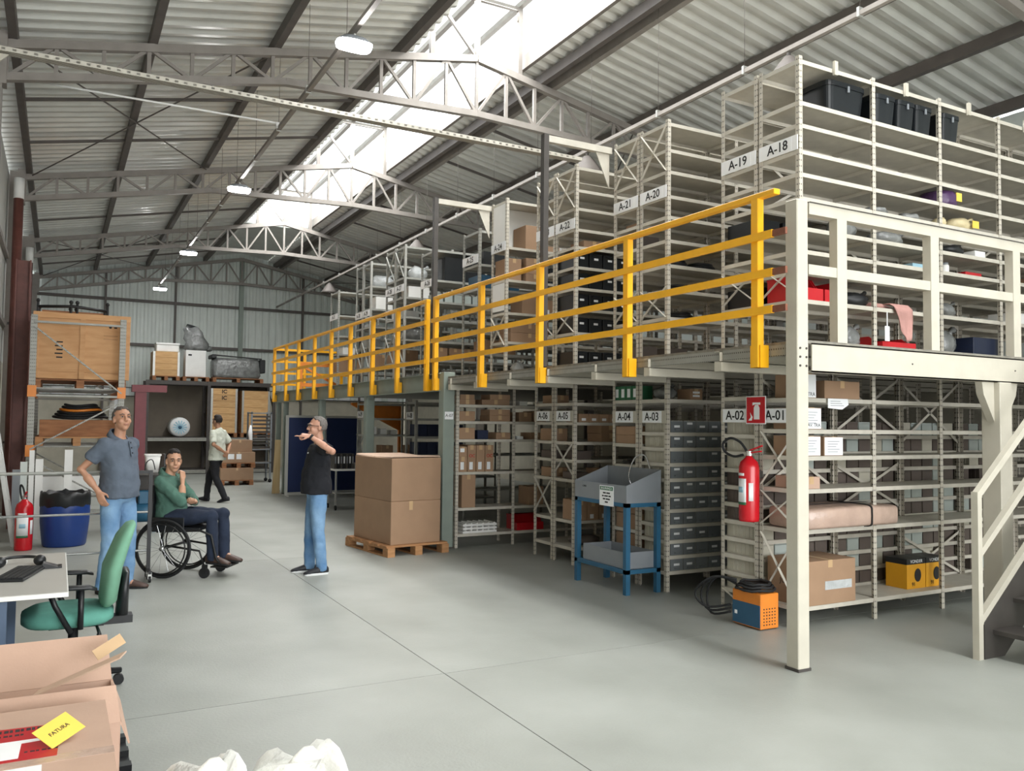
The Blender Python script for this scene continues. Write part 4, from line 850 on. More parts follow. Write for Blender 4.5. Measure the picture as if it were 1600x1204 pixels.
t = thing('extinguisher_sign', 'red sign with white extinguisher symbol between A-02 and A-01', 'sign', (5.26, 5.3, 1.67)); MB().box(5.262, 5.18, 1.66, 5.266, 5.41, 1.9).build('sign_board', 'paper', t); MB().box(5.2605, 5.188, 1.668, 5.262, 5.402, 1.892).build('sign_face', 'red_paint', t)
MB().prism([(5.315, 1.7), (5.25, 1.7), (5.25, 1.8), (5.265, 1.825), (5.3, 1.825), (5.315, 1.8)], lambda u, v, q: (q, u, v), 5.2595, 5.2605).build('symbol', 'paper', t); MB().prism([(5.33, 1.845), (5.24, 1.845), (5.24, 1.825), (5.3, 1.83), (5.33, 1.82)], lambda u, v, q: (q, u, v), 5.2595, 5.2605).build('symbol', 'paper', t); MB().prism([(5.38, 1.69), (5.35, 1.72), (5.36, 1.76), (5.33, 1.72), (5.34, 1.69)], lambda u, v, q: (q, u, v), 5.2595, 5.2605).build('symbol', 'paper', t)
# welder
t = thing('welding_machine', 'orange and blue welding machine with black cable on the floor by A-01', 'welder', (5.1, 5.13, 0))
MB().box(5.0, 4.98, .01, 5.2, 5.3, .29).build('case', 'orange', t, bev=.006); MB().box(4.9975, 4.985, .02, 5.0, 5.295, .2).build('side_panel', 'welder_blue', t); MB().box(4.996, 5.24, .09, 4.9975, 5.27, .12).build('label_card', 'paper', t)
for i in range(6):
    for j in range(5): MB().box(5.03+.03*j, 4.9785, .04+.025*i, 5.042+.03*j, 4.98, .05+.025*i).build('vent_slot', 'ink', t)
MB().box(5.05, 5.05, .29, 5.08, 5.23, .35).build('handle', 'black_plastic', t)
for k in range(3): tubes('cable', 'rubber', [(5.1+math.cos(a*.42)*(.16-.02*k), 5.14+math.sin(a*.42)*(.15-.015*k), .31+.022*k+.006*math.sin(a*2)) for a in range(15)], .011, t, 8, True)
for k in range(3): tubes('cable', 'rubber', [(5.0, 5.25, .33+.02*k), (4.95-.03*k, 5.42, .37), (4.93-.04*k, 5.53+.03*k, .22), (4.95-.03*k, 5.5, .05+.03*k), (5.0, 5.32, .09+.03*k)], .01, t)
# ------------------------------------------------------------------ left foreground
t = thing('office_desk', 'grey topped office desk at the left edge', 'desk', (-.4, 5.7, 0))
MB().box(-.62, 4.97, .712, .075, 6.42, .74).build('desk_top', 'desk_top', t, bev=.004); MB().box(-.62, 4.967, .715, .078, 4.972, .737).build('edge_band', 'white', t); MB().box(.073, 4.972, .715, .078, 6.42, .737).build('edge_band', 'white', t)
MB().box(-.62, 5.05, 0, -.2, 5.08, .71).build('end_panel', 'desk_leg', t); MB().box(-.62, 6.3, 0, -.2, 6.33, .71).build('end_panel', 'desk_leg', t); MB().box(-.6, 5.08, .3, -.58, 6.3, .7).build('modesty_panel', 'desk_leg', t)
t = thing('keyboard', 'black keyboard lying on the grey desk', 'keyboard', (-.2, 5.45, .74)); MB().box(-.28, 5.38, .741, -.12, 5.82, .755).build('key_base', 'black_plastic', t, bev=.003)
for i in range(5):
    for j in range(12): bx('key', 'rubber', (.024, .029, .008), (-.255+.028*i, 5.41+.0345*j, .755), t)
t.rotation_euler.z = R3(-14)
t = thing('headset', 'black headset with coiled cable beside the keyboard', 'headset', (-.18, 5.95, .74))
tubes('headband', 'black_plastic', [(-.28, 5.92, .77), (-.25, 6.02, .78), (-.16, 6.05, .78), (-.09, 6.0, .78), (-.07, 5.92, .77)], .01, t)
for x in (-.28, -.07): MB().ball((x, 5.9, .775), (.035, .03, .033)).build('ear_cup', 'black_plastic', t, True)
tubes('cable', 'rubber', [(-.28, 5.88, .745), (-.36, 5.8, .745), (-.4, 5.9, .745), (-.45, 5.75, .745)], .004, t)
t = thing('paper_sheet', 'white sheet of paper on the desk behind the headset', 'paper', (-.35, 6.15, .741)); MB().box(-.5, 6.05, .7405, -.25, 6.3, .742).build('sheet', 'paper', t); MB().box(-.47, 6.2, .742, -.3, 6.203, .7423).build('print_line', 'ink', t)
t = thing('black_wedge', 'small black stand on the desk right of the headset', 'stand', (-.02, 5.83, .741)); MB().prism([(-.07, .741), (.05, .741), (-.05, .775)], lambda u, v, q: (u, q, v), 5.76, 5.86).build('stand_body', 'black_plastic', t); MB().box(.03, 5.77, .7415, .05, 5.85, .752).build('lip', 'black_plastic', t)
# chair, facing left
t = thing('office_chair', 'green fabric office chair with black arms tucked under the desk', 'chair', (.12, 5.68, 0)); cx, cy = .12, 5.68
for k in range(5):
    a = R3(72*k+20); e = (cx+.29*math.cos(a), cy+.29*math.sin(a))
    g = MB().tube([(cx, cy, .12), (e[0], e[1], .085)], [.03, .018], 8).build('base_arm', 'black_plastic', t, True)
    MB().cyl((e[0]-.012, e[1]-.02, .032), (e[0]-.012, e[1]+.02, .032), .031, 14).build('caster', 'rubber', g)
MB().cyl((cx, cy, .09), (cx, cy, .42), .028, 14).build('gas_column', 'black_plastic', t, True); MB().box(cx-.13, cy-.09, .41, cx+.16, cy+.09, .44).build('mechanism', 'black_plastic', t)
MB().loft([((cx-.03, cy, .44), (.22, 0, 0), (0, .22, 0)), ((cx-.03, cy, .46), (.245, 0, 0), (0, .24, 0)), ((cx-.03, cy, .5), (.245, 0, 0), (0, .24, 0)), ((cx-.03, cy, .525), (.2, 0, 0), (0, .2, 0))], 28, 3.2).build('seat', 'chair_seat', t, True)
MB().loft([((cx+.17, cy, .53), (.03, 0, .0), (0, .16, 0)), ((cx+.18, cy, .56), (.05, 0, 0), (0, .2, 0)), ((cx+.2, cy, .75), (.055, 0, 0), (0, .22, 0)), ((cx+.26, cy, .93), (.045, 0, 0), (0, .18, 0)), ((cx+.295, cy, 1.0), (.03, 0, 0), (0, .12, 0)), ((cx+.305, cy, 1.015), (.012, 0, 0), (0, .06, 0))], 28, 2.6).build('backrest', 'chair_green', t, True)
MB().loft([((cx+.26, cy, .46), (.035, 0, 0), (0, .09, 0)), ((cx+.265, cy, .6), (.03, 0, 0), (0, .13, 0)), ((cx+.275, cy, .72), (.02, 0, 0), (0, .12, 0))], 18, 3).build('back_shell', 'black_plastic', t, True); MB().box(cx+.1, cy-.05, .405, cx+.32, cy+.05, .45).build('back_bracket', 'black_plastic', t)
for s in (-1, 1):
    yy = cy+s*.27; MB().tube([(cx-.03, cy+s*.15, .43), (cx-.02, yy, .43), (cx-.1, yy, .58), (cx-.13, yy, .66)], .016, 8).build('arm_support', 'black_plastic', t, True); MB().tube([(cx+.03, yy, .44), (cx+.03, yy, .66)], .016, 8).build('arm_support', 'black_plastic', t, True)
    MB().loft([((cx-.16, yy, .665), (0, .025, 0), (0, 0, .01)), ((cx-.1, yy, .68), (0, .035, 0), (0, 0, .014)), ((cx+.07, yy, .675), (0, .032, 0), (0, 0, .014)), ((cx+.11, yy, .66), (0, .02, 0), (0, 0, .008))], 14, 2.5).build('armrest', 'black_plastic', t, True)
MB().tube([(cx+.12, cy-.1, .42), (cx+.13, cy-.22, .4), (cx+.13, cy-.24, .36)], [.008, .01, .022], 8).build('lever', 'black_plastic', t, True)
# open cartons on a black plastic pallet
t = thing('plastic_pallet', 'black plastic pallet under the open cartons, bottom left', 'pallet', (-.2, 3.6, 0))
px0, px1, py0, py1 = -.75, .33, 2.4, 4.45
for i in range(12): y = py0+.0+(py1-py0-.06)*i/11; MB().box(px0, y, .12, px1, y+.055, .145).build('slat', 'black_plastic', t)
for x in (px0, (px0+px1)/2-.04, px1-.08):
    MB().box(x, py0, .1, x+.08, py1, .12).build('runner', 'black_plastic', t)
    for y in (py0, (py0+py1)/2-.06, py1-.12): MB().box(x, y, 0, x+.08, y+.12, .1).build('foot', 'black_plastic', t)
def opencarton(label, xa, xb, ya, yb, z, h, flaps, m='carton_pale'):
    t = thing('open_carton', label, 'box', ((xa+xb)/2, (ya+yb)/2, z)); th = .006
    MB().box(xa, ya, z, xb, yb, z+th).build('bottom', m, t)
    MB().box(xa, ya, z+th, xa+th, yb, z+h).build('side_wall', m, t); MB().box(xb-th, ya, z+th, xb, yb, z+h).build('side_wall', m, t)
    MB().box(xa+th, ya, z+th, xb-th, ya+th, z+h).build('end_wall', m, t); MB().box(xa+th, yb-th, z+th, xb-th, yb, z+h).build('end_wall', m, t)
    for sd, ln, ang in flaps:
        a = R3(ang); zt = z+h
        if sd == 'far': A = (xa, yb, zt); Bv = Vector((xb-xa, 0, 0)); Uv = Vector((0, math.sin(a), math.cos(a)))*ln
        if sd == 'near': A = (xa, ya, zt); Bv = Vector((xb-xa, 0, 0)); Uv = Vector((0, -math.sin(a), math.cos(a)))*ln
        if sd == 'right': A = (xb, ya, zt); Bv = Vector((0, yb-ya, 0)); Uv = Vector((math.sin(a), 0, math.cos(a)))*ln
        A = Vector(A); nn = Bv.cross(Uv).normalized()*.003; k = .02*Bv.normalized()
        MB().add([A-nn, A+Bv-nn, A+Bv+Uv-k-nn, A+Uv+k-nn, A+nn, A+Bv+nn, A+Bv+Uv-k+nn, A+Uv+k+nn], [(0, 1, 2, 3), (7, 6, 5, 4), (0, 4, 5, 1), (1, 5, 6, 2), (2, 6, 7, 3), (3, 7, 4, 0)]).build('flap', m, t)
    return t
t = opencarton('further open pinkish carton with raised flaps, bottom left corner', -.72, .25, 3.6, 4.2, .146, .33, (('far', .2, 25), ('near', .14, -6), ('right', .1, 160)))
bars('folded_flap', 'carton_in', (-.05, 4.1, .48), (.28, 4.0, .63), .11, t, .006)
o = bx('cardboard_strip', 'tape', (.13, .05, .004), (.23, 4.12, .64)); tag(o, 'short tan cardboard strip sticking out of the further open carton', 'cardboard'); o.rotation_euler = (R3(60), R3(-25), R3(20))
bc = thing('shipping_carton', 'nearer closed pinkish carton with red document pouch, bottom left corner', 'box', (-.26, 2.97, .146))
MB().box(-.72, 2.44, .146, .19, 3.5, .594).build('carton_body', 'carton_pale', bc, bev=.006)
MB().box(-.72, 2.974, .594, .188, 3.5, .6).build('flap', 'carton_pale', bc); MB().box(-.72, 2.44, .594, .188, 2.966, .6).build('flap', 'carton_pale', bc)
MB().box(-.72, 2.94, .6, .19, 3.0, .6012).build('clear_tape', 'wrap_carton', bc)
t = thing('document_pouch', 'red and white document pouch with dark print on the closed carton', 'pouch', (-.2, 3.0, .6012))
MB().add([(-.5, 2.99, .6015), (.03, 2.99, .6015), (.045, 3.29, .6015), (-.5, 3.33, .6015), (-.5, 2.99, .6025), (.03, 2.99, .6025), (.045, 3.29, .6025), (-.5, 3.33, .6025)], [(0, 3, 2, 1), (4, 5, 6, 7), (0, 1, 5, 4), (1, 2, 6, 5), (2, 3, 7, 6), (3, 0, 4, 7)]).build('pouch_body', 'red_plastic', t)
MB().add([(-.45, 3.01, .6026), (-.075, 3.01, .6026), (-.07, 3.14, .6026), (0, 3.145, .6026), (-.01, 3.17, .6026), (-.45, 3.18, .6026)], [(0, 1, 2, 3, 4, 5)]).build('white_panel', 'paper', t)
for k in range(3):
    for j in range(30):
        u = -.46+.016*j+(.0 if k < 2 else .4); yy = (3.26, 3.22, 3.05)[k]
        if u > .03 or (k == 1 and j > 24): continue
        MB().box(u, yy, .6026, u+.009+.004*(j*5 % 2), yy+(.026, .016, .012)[k], .6028).build('print_mark', 'ink', t)
t = thing('yellow_card', 'yellow tag card lying on the red document pouch', 'card', (.035, 3.12, .604)); bx('card', 'yellow_card', (.13, .09, .0015), (.035, 3.12, .604), t); text('FATURA', .02, (.035, 3.12, .606), t, '+z'); t.location.z = .635; t.rotation_euler = (R3(28), R3(-12), R3(42))
t = thing('label_sheet', 'white printed label on the closed carton below the pouch', 'label', (-.15, 2.85, .6005)); MB().box(-.12, 2.66, .6004, -.01, 2.93, .6016).build('sheet', 'paper', t); MB().box(-.09, 2.83, .6016, -.03, 2.834, .6019).build('print_line', 'ink', t)
# white foam sacks in the foreground
for k, (x, y, rx, ry, h, lb) in enumerate(((.52, 3.4, .17, .3, .285, 'left white woven sack with pointed top at the bottom edge'), (.86, 3.32, .19, .32, .295, 'right white foam-lined sack with peak and frayed edge at the bottom'))):
    t = thing('white_sack', lb, 'sack', (x, y, 0)); mb = MB()
    rings = [((x, y, 0), (rx*.9, 0, 0), (0, ry*.9, 0)), ((x, y, .05), (rx, 0, 0), (0, ry, 0)), ((x, y, h*.7), (rx, 0, 0), (0, ry, 0)), ((x+.01, y+.03, h*.9), (rx*.9, 0, .02), (0, ry*.6, 0)), ((x+.02, y+.06, h), (rx*.75, 0, .01), (0, ry*.2, 0))]
    mb.loft(rings, 28, 3.4)
    for i, v in enumerate(mb.v):
        if v.z > h*.6: v.z += .03*math.sin(v.x*31+k)+.015*math.sin(v.x*70+v.y*20); v.y += .015*math.sin(v.x*40)
    mb.build('sack_body', 'foam', t, True)
    MB().loft([((x+rx*.25, y+.04, h*.9), (.09, 0, 0), (0, .05, 0)), ((x+rx*.3, y+.06, h*1.04), (.055, 0, 0), (0, .03, 0)), ((x+rx*.35, y+.07, h*1.14), (.02, 0, 0), (0, .012, 0))], 14).build('peaked_corner', 'foam', t, True)
# rolling frame
t = thing('rolling_frame', 'black rolling frame with silver rails in front of the barrel', 'frame', (.86, 9.35, 0))
for x in (.86, -.78):
    MB().box(x-.018, 9.33, .09, x+.018, 9.37, 1.11).build('post', 'black_steel', t); bars('foot', 'black_steel', (x, 9.15, .1), (x, 9.55, .1), .03, t)
    for y in (9.17, 9.35, 9.53): MB().cyl((x-.012, y, .035), (x+.012, y, .035), .034, 14).build('caster', 'rubber', t); MB().box(x-.018, y-.015, .035, x+.018, y+.015, .1).build('caster_fork', 'zinc', t)
MB().box(.5, 9.335, 1.085, .878, 9.365, 1.115).build('top_bar', 'black_steel', t); MB().cyl((-.78, 9.35, 1.1), (.5, 9.35, 1.1), .016, 10).build('rail', 'zinc', t)
MB().cyl((-.78, 9.35, .69), (.86, 9.35, .69), .012, 10).build('rail', 'chrome', t); MB().cyl((-.78, 9.35, .3), (.86, 9.35, .3), .012, 10).build('rail', 'chrome', t)
tubes('wire', 'rubber', [(.8, 9.35, 1.115), (.82, 9.36, 1.2), (.87, 9.35, 1.22), (.9, 9.36, 1.12)], .005, t)
# barrel
t = thing('blue_barrel', 'blue plastic barrel lined with a black bag', 'barrel', (.12, 12.3, 0))
MB().lathe([(.24, 0), (.255, .02), (.285, .3), (.29, .45), (.285, .6), (.275, .6)], (.12, 12.3, 0), 32).build('barrel_body', 'barrel_blue', t, True)
mb = MB().lathe([(.28, .5), (.295, .53), (.296, .62), (.29, .685), (.27, .69), (.25, .6)], (.12, 12.3, 0), 40)
for v in mb.v:
    a = math.atan2(v.y-12.3, v.x-.12); v.z += .012*math.sin(a*9)+.008*math.sin(a*17)
mb.build('bag_liner', 'black_plastic', t, True)
# white and grey profiles leaning at the wall
for k, (x, y, h, m, wd) in enumerate(((-.46, 12.9, .95, 'grey_paint', .09), (-.38, 12.95, 1.05, 'wall_steel', .08), (-.29, 13.0, 1.2, 'white', .06), (-.2, 13.05, 1.08, 'white', .09), (.15, 13.15, 1.2, 'white', .1))):
    o = thing('steel_profile', '%s %s steel profile leaning at the left rack, %s' % (ORD[k], ('grey', 'grey green', 'narrow white', 'white', 'wide white')[k], ('leftmost', 'second', 'middle', 'fourth', 'rightmost')[k]), 'profile', (x, y, 0), 'steel profiles leaning by the rack')
    MB().box(x-wd/2, y-.03, 0, x-wd/2+.006, y+.03, h).build('flange', m, o); MB().box(x+wd/2-.006, y-.03, 0, x+wd/2, y+.03, h).build('flange', m, o); MB().box(x-wd/2+.006, y-.03, 0, x+wd/2-.006, y-.024, h).build('web', m, o)
t = thing('white_board', 'white board lying across the lower rack behind the barrel', 'board', (.3, 13.7, .6)); MB().box(-.2, 13.68, .55, .8, 13.72, .8).build('board_face', 'white', t); MB().box(-.2, 13.67, 0, -.15, 13.73, .55).build('board_leg', 'white', t); MB().box(.75, 13.67, 0, .8, 13.73, .55).build('board_leg', 'white', t)
t = thing('leaning_ladder', 'grey aluminium ladder leaning at the left wall behind the extinguisher', 'ladder', (-.6, 12.6, 0))
for y in (12.4, 12.75): bars('stile', 'zinc', (-.45, y, 0), (-.72, y, 1.7), .05, t, .025)
for k in range(5): bars('rung', 'zinc', (-.48-.052*k, 12.4, .25+.31*k), (-.48-.052*k, 12.75, .25+.31*k), .025, t)
# pallet rack with the plywood crate
t = thing('pallet_rack', 'grey slotted pallet rack with orange beams at the left wall', 'rack', (.23, 14.5, 0))
RX = (-.33, .8)
for y in (13.4, 15.8):
    for x in RX: MB().box(x-.04, y-.04, 0, x+.04, y+.04, 3.08).build('upright', 'slot_grey', t); MB().box(x-.07, y-.07, 0, x+.07, y+.07, .01).build('foot_plate', 'slot_grey', t)
    zz = [.35, 1.15, 1.95, 3.0]
    for k in range(3):
        a, b = (RX[0], RX[1]) if k % 2 else (RX[1], RX[0])
        bars('frame_brace', 'slot_grey', (a, y-.042, zz[k]+.05), (b, y-.042, zz[k+1]-.08), .045, t, .02)
    for z in (.33, 2.98, 1.95): bars('frame_tie', 'slot_grey', (RX[0], y-.042, z), (RX[1], y-.042, z), .03, t)
for z in (1.22, 2.05):
    for x in RX: MB().box(x-.025, 13.44, z-.1, x+.025, 15.76, z).build('beam', 'orange', t); MB().box(x-.055, 13.34, z-.12, x+.055, 13.37, z+.04).build('beam_connector', 'orange', t)
    for k in range(4): y = 13.6+k*.65; MB().box(RX[0]-.03, y, z, RX[1]+.03, y+.06, z+.02).build('cross_bar', 'slot_grey', t)
pallet('wooden pallet under the plywood crate', .27, 14.45, 2.071, 1.2, 1.7, 'brown_wood'); pallet('wooden pallet on the lower rack level', .25, 14.4, 1.241, 1.05, 1.7, 'wood')
t = thing('plywood_crate', 'large plywood crate on top of the left rack', 'crate', (.28, 14.45, 2.202)); a, b, ya, yb, za, zb = -.34, .9, 13.6, 15.3, 2.205, 3.14
MB().box(a+.015, ya+.015, za, b-.015, yb-.015, zb-.01).build('crate_core', 'plywood', t)
for (x0_, x1_, y0_, y1_) in ((a, (a+b)/2-.004, ya, ya+.015), ((a+b)/2+.004, b, ya, ya+.015)): MB().box(x0_, y0_, za+.1, x1_, y1_, zb-.07).build('plywood_panel', 'plywood', t)
MB().box(b-.015, ya+.015, za+.1, b, yb, zb-.07).build('plywood_panel', 'plywood', t); MB().box(a, ya+.015, za+.1, a+.015, yb, zb-.07).build('plywood_panel', 'plywood', t)
for x in (a, (a+b)/2-.035, b-.07): MB().box(x, ya-.018, za, x+.07, ya, zb-.07).build('batten', 'plywood', t)
MB().box(a-.01, ya-.02, zb-.07, b+.01, ya, zb).build('top_batten', 'plywood', t); MB().box(a-.01, ya-.02, zb, b+.01, yb, zb+.012).build('lid', 'plywood', t); MB().box(b-.01, ya, za, b+.008, ya+.08, zb).build('batten', 'plywood', t)
for k in range(5): MB().box(-.05-.02*(k % 2), ya-.0012, 2.5+.055*k, .03, ya, 2.52+.055*k).build('print_mark', 'ink', t)
MB().box(.55, ya-.0012, 2.85, .74, ya, 2.853).build('print_mark', 'ink', t); MB().box(.55, ya-.0012, 2.8, .74, ya, 2.803).build('print_mark', 'ink', t); MB().ball((.64, ya, 2.98), (.02, .002, .02)).build('print_mark', 'ink', t); MB().box(.69, ya-.0012, 2.965, .73, ya, 2.985).build('print_mark', 'ink', t)
t = thing('metal_cradle', 'black metal frame with short posts on top of the plywood crate', 'frame', (.2, 14.2, 3.153)); MB().box(-.25, 13.8, 3.153, .55, 14.6, 3.2).build('wood_base', 'brown_wood', t)
for y in (13.75, 14.65): tubes('frame_tube', 'black_steel', [(-.3, y, 3.24), (.15, y, 3.27), (.6, y, 3.23)], .022, t)
for x in (-.3, .12, .2, .6):
    for y in (13.75, 14.65): MB().cyl((x, y, 3.153), (x, y, 3.33), .018, 10).build('short_post', 'black_steel', t); MB().ball((x, y, 3.33), .028).build('knob', 'black_steel', t, True)
carton('long low brown box on the lower rack level', .26, 14.2, 1.372, .98, 1.0, .24, 'brown_wood', tape=False)
t = thing('hose_pile', 'coiled black and orange hoses on the lower rack level', 'hose', (.3, 14.1, 1.615))
for k in range(6): tubes('hose_coil', 'rubber' if k != 3 else 'orange', [(.3+math.cos(a*.4)*(.36-.03*k), 14.1+math.sin(a*.4)*(.3-.02*k), 1.648+.036*k+.012*math.sin(a)) for a in range(16)], .02, t, 8, True)
# red post
t = thing('red_gantry', 'dark red steel post with a short arm right of the rack', 'post', (1.24, 15.7, 0)); MB().box(1.15, 15.6, 0, 1.33, 15.62, 2.2).build('flange', 'maroon', t); MB().box(1.15, 15.78, 0, 1.33, 15.8, 2.2).build('flange', 'maroon', t); MB().box(1.23, 15.62, 0, 1.25, 15.78, 2.2).build('web', 'maroon', t)
MB().box(1.1, 15.58, 2.1, 1.65, 15.82, 2.22).build('arm', 'maroon', t); MB().box(1.05, 15.5, 0, 1.43, 15.9, .02).build('base_plate', 'maroon', t)
# workbench behind the frame
t = thing('workbench', 'dark steel workbench behind the seated man', 'bench', (1.15, 13.4, 0)); MB().box(.9, 13.1, .83, 1.5, 13.7, .86).build('bench_top', 'dark_steel', t)
for x in (.92, 1.44):
    for y in (13.12, 13.64): MB().box(x, y, 0, x+.04, y+.04, .83).build('leg', 'black_steel', t)
MB().box(.92, 13.64, .15, 1.48, 13.66, .8).build('back_sheet', 'dark_steel', t)
t = thing('white_bucket', 'white plastic container on the dark workbench', 'container', (1.24, 13.3, .861)); MB().loft([((1.24, 13.3, .861), (.08, 0, 0), (0, .08, 0)), ((1.24, 13.3, 1.12), (.11, 0, 0), (0, .1, 0))], 20, 4).build('container_body', 'white', t, True); MB().loft([((1.24, 13.3, 1.1), (.118, 0, 0), (0, .108, 0)), ((1.24, 13.3, 1.125), (.118, 0, 0), (0, .108, 0))], 20, 4).build('rim', 'white', t)
t = thing('dark_monitor', 'dark monitor on the workbench beside the white container', 'monitor', (1.42, 13.4, .861)); MB().box(1.4, 13.3, .95, 1.42, 13.6, 1.12).build('screen', 'black_plastic', t); MB().box(1.405, 13.42, .88, 1.415, 13.48, .95).build('stem', 'black_plastic', t); MB().box(1.36, 13.38, .861, 1.46, 13.52, .88).build('monitor_foot', 'black_plastic', t)
t = thing('blue_compressor', 'blue compressor on the floor under the workbench', 'compressor', (1.35, 13.3, 0)); MB().tube([(.95, 13.3, .28), (.99, 13.3, .28), (1.3, 13.3, .28), (1.36, 13.3, .28)], [.06, .14, .14, .06], 18).build('tank', 'blue_steel', t, True)
MB().box(1.06, 13.22, .4, 1.26, 13.38, .6).build('pump', 'blue_steel', t, bev=.015)
for x in (1.02, 1.28): MB().box(x-.02, 13.2, 0, x+.02, 13.4, .18).build('foot', 'blue_steel', t)
# far rack at the end wall
t = thing('far_rack', 'dark two bay pallet rack at the far wall with a brown back panel', 'rack', (4.1, 26.9, 0)); FX = (2.28, 4.0, 5.95)
for x in FX:
    for y in (26.6, 27.5): MB().box(x-.045, y-.045, 0, x+.045, y+.045, 2.78).build('upright', 'dark_steel', t)
    for k in range(3): bars('frame_brace', 'dark_steel', (x, 26.6, .2+.85*k), (x, 27.5, 1.0+.85*k), .03, t)
for i in range(2):
    for z in (.12, 1.08, 2.76): 
        for y in (26.58, 27.5): MB().box(FX[i]+.045, y-.02, z-.1, FX[i+1]-.045, y+.02, z).build('beam', 'dark_steel' if z > 2 else 'slot_grey', t)
        MB().box(FX[i]+.05, 26.6, z, FX[i+1]-.05, 27.5, z+.02).build('deck_panel', 'dark_steel', t)
MB().box(FX[0], 27.56, .1, FX[1], 27.58, 2.72).build('back_panel', 'back_panel', t); MB().box(FX[1], 27.56, .1, FX[2], 27.58, 2.72).build('back_panel', 'back_panel', t)
t = thing('plastic_roll', 'pale blue roll of wrapped film on the far rack shelf', 'roll', (3.22, 27, 1.1)); MB().tube([(3.22, 26.7, 1.396), (3.22, 26.75, 1.396), (3.22, 27.3, 1.396), (3.22, 27.35, 1.396)], [.26, .29, .29, .26], 28).build('roll_body', 'sole_white', t, True)
for k in range(14): a = 2*PI*k/14; bars('pleat', 'roll_blue', (3.22, 26.695, 1.39), (3.22+.2*math.cos(a), 26.695, 1.39+.2*math.sin(a)), .004, t, .035)
MB().ball((3.22, 26.69, 1.39), (.05, .02, .05)).build('core_knot', 'welder_blue', t, True)
def crate(label, x, y, z, sx, sy, sz, n, txt=None):
    t = thing('wooden_crate', label, 'crate', (x, y, z)); MB().box(x-sx/2+.02, y-sy/2+.02, z, x+sx/2-.02, y+sy/2-.02, z+sz).build('crate_core', 'crate_wood', t)
    for k in range(n): MB().box(x-sx/2+.02, y-sy/2, z+sz*k/n+.004, x+sx/2-.02, y-sy/2+.02, z+sz*(k+1)/n-.004).build('plank', 'crate_wood', t)
    for s in (-1, 1): MB().box(x+s*(sx/2-.03)-.03, y-sy/2-.012, z, x+s*(sx/2-.03)+.03, y-sy/2, z+sz).build('corner_angle', 'zinc', t); MB().box(x+s*(sx/2-.01)-.01, y-sy/2, z, x+s*(sx/2-.01)+.01, y+sy/2, z+sz).build('side_panel', 'crate_wood', t)
    if txt:
        for k in range(2): text('IC', .16, (x, y-sy/2-.004, z+sz*(1-(k+.5)/n)), t, '-y', bold=.03)
pallet('pallet under the crate marked IC on the far rack', 4.45, 27.0, 1.101, .8, .85, 'brown_wood'); pallet('pallet under the right crate on the far rack', 5.4, 27.0, 1.101, .9, .85, 'brown_wood')
crate('tall wooden crate marked IC on the far rack', 4.45, 27.0, 1.232, .78, .8, 1.35, 7, True); crate('wooden crate right of the IC crate on the far rack', 5.4, 27.0, 1.232, .85, .8, 1.3, 5)
for x, lb in ((2.78, 'crate'), (3.62, 'white cabinet'), (4.85, 'wrapped machine')): pallet('pallet on top of the far rack under the '+lb, x, 27, 2.781, 1.5 if x > 4 else .75, .85, 'brown_wood')
crate('wooden crate on top of the far rack', 2.78, 27, 2.912, .74, .75, .72, 4)
t = thing('white_case', 'white box on the crate at the far rack top', 'box', (2.82, 27, 3.633)); MB().box(2.5, 26.7, 3.633, 3.14, 27.3, 3.85).build('case_body', 'white', t, bev=.02); MB().box(2.49, 26.69, 3.85, 3.15, 27.31, 3.9).build('lid', 'white', t)
t = thing('white_cabinet', 'white metal cabinet on top of the far rack', 'cabinet', (3.62, 27, 2.912)); MB().box(3.33, 26.75, 2.912, 3.92, 27.3, 3.72).build('cabinet_body', 'white', t, bev=.01); MB().box(3.37, 26.742, 2.95, 3.88, 26.75, 3.68).build('door', 'white', t); MB().box(3.4, 26.738, 3.55, 3.5, 26.742, 3.6).build('name_plate', 'ink', t)
t = thing('film_bundle', 'crumpled grey plastic wrapped bundle on the white cabinet', 'bundle', (3.62, 27, 3.721)); mb = MB().loft([((3.63, 27, 3.723), (.28, 0, 0), (0, .24, 0)), ((3.66, 27, 3.8), (.34, 0, 0), (0, .27, 0)), ((3.67, 27, 3.95), (.34, 0, 0), (0, .26, 0)), ((3.6, 27, 4.12), (.3, 0, .03), (0, .22, 0)), ((3.54, 27, 4.28), (.25, 0, .03), (0, .19, 0)), ((3.5, 27, 4.4), (.22, 0, .02), (0, .15, 0)), ((3.48, 27, 4.44), (.17, 0, .01), (0, .1, 0))], 30, 3)
for v in mb.v:
    if v.z > 3.74: v.x += .03*math.sin(v.z*23+v.y*9); v.y += .035*math.sin(v.z*17+v.x*15); v.z += .02*math.sin(v.x*21)
mb.build('bundle_body', 'grey_film', t, True); MB().loft([((3.48, 27, 4.43), (.16, 0, .02), (0, .1, 0)), ((3.5, 27, 4.5), (.13, 0, -.03), (0, .07, 0))], 20, 3).build('dark_top', 'black_plastic', t, True); lump(MB(), (3.98, 26.95, 3.8), (.12, .14, .1), 77).build('loose_film', 'grey_film', t, True)
t = thing('wrapped_machine', 'machine wrapped in dark plastic film on the far rack top', 'machine', (4.85, 27, 2.912)); mb = MB().loft([((4.82, 27, 2.92), (.68, 0, 0), (0, .38, 0)), ((4.82, 27, 3.0), (.72, 0, 0), (0, .4, 0)), ((4.82, 27, 3.42), (.7, 0, 0), (0, .38, 0)), ((4.8, 27, 3.52), (.66, 0, 0), (0, .34, 0))], 40, 7)
for v in mb.v: v.x += .015*math.sin(v.z*40); v.y += .012*math.sin(v.x*19+v.z*9)
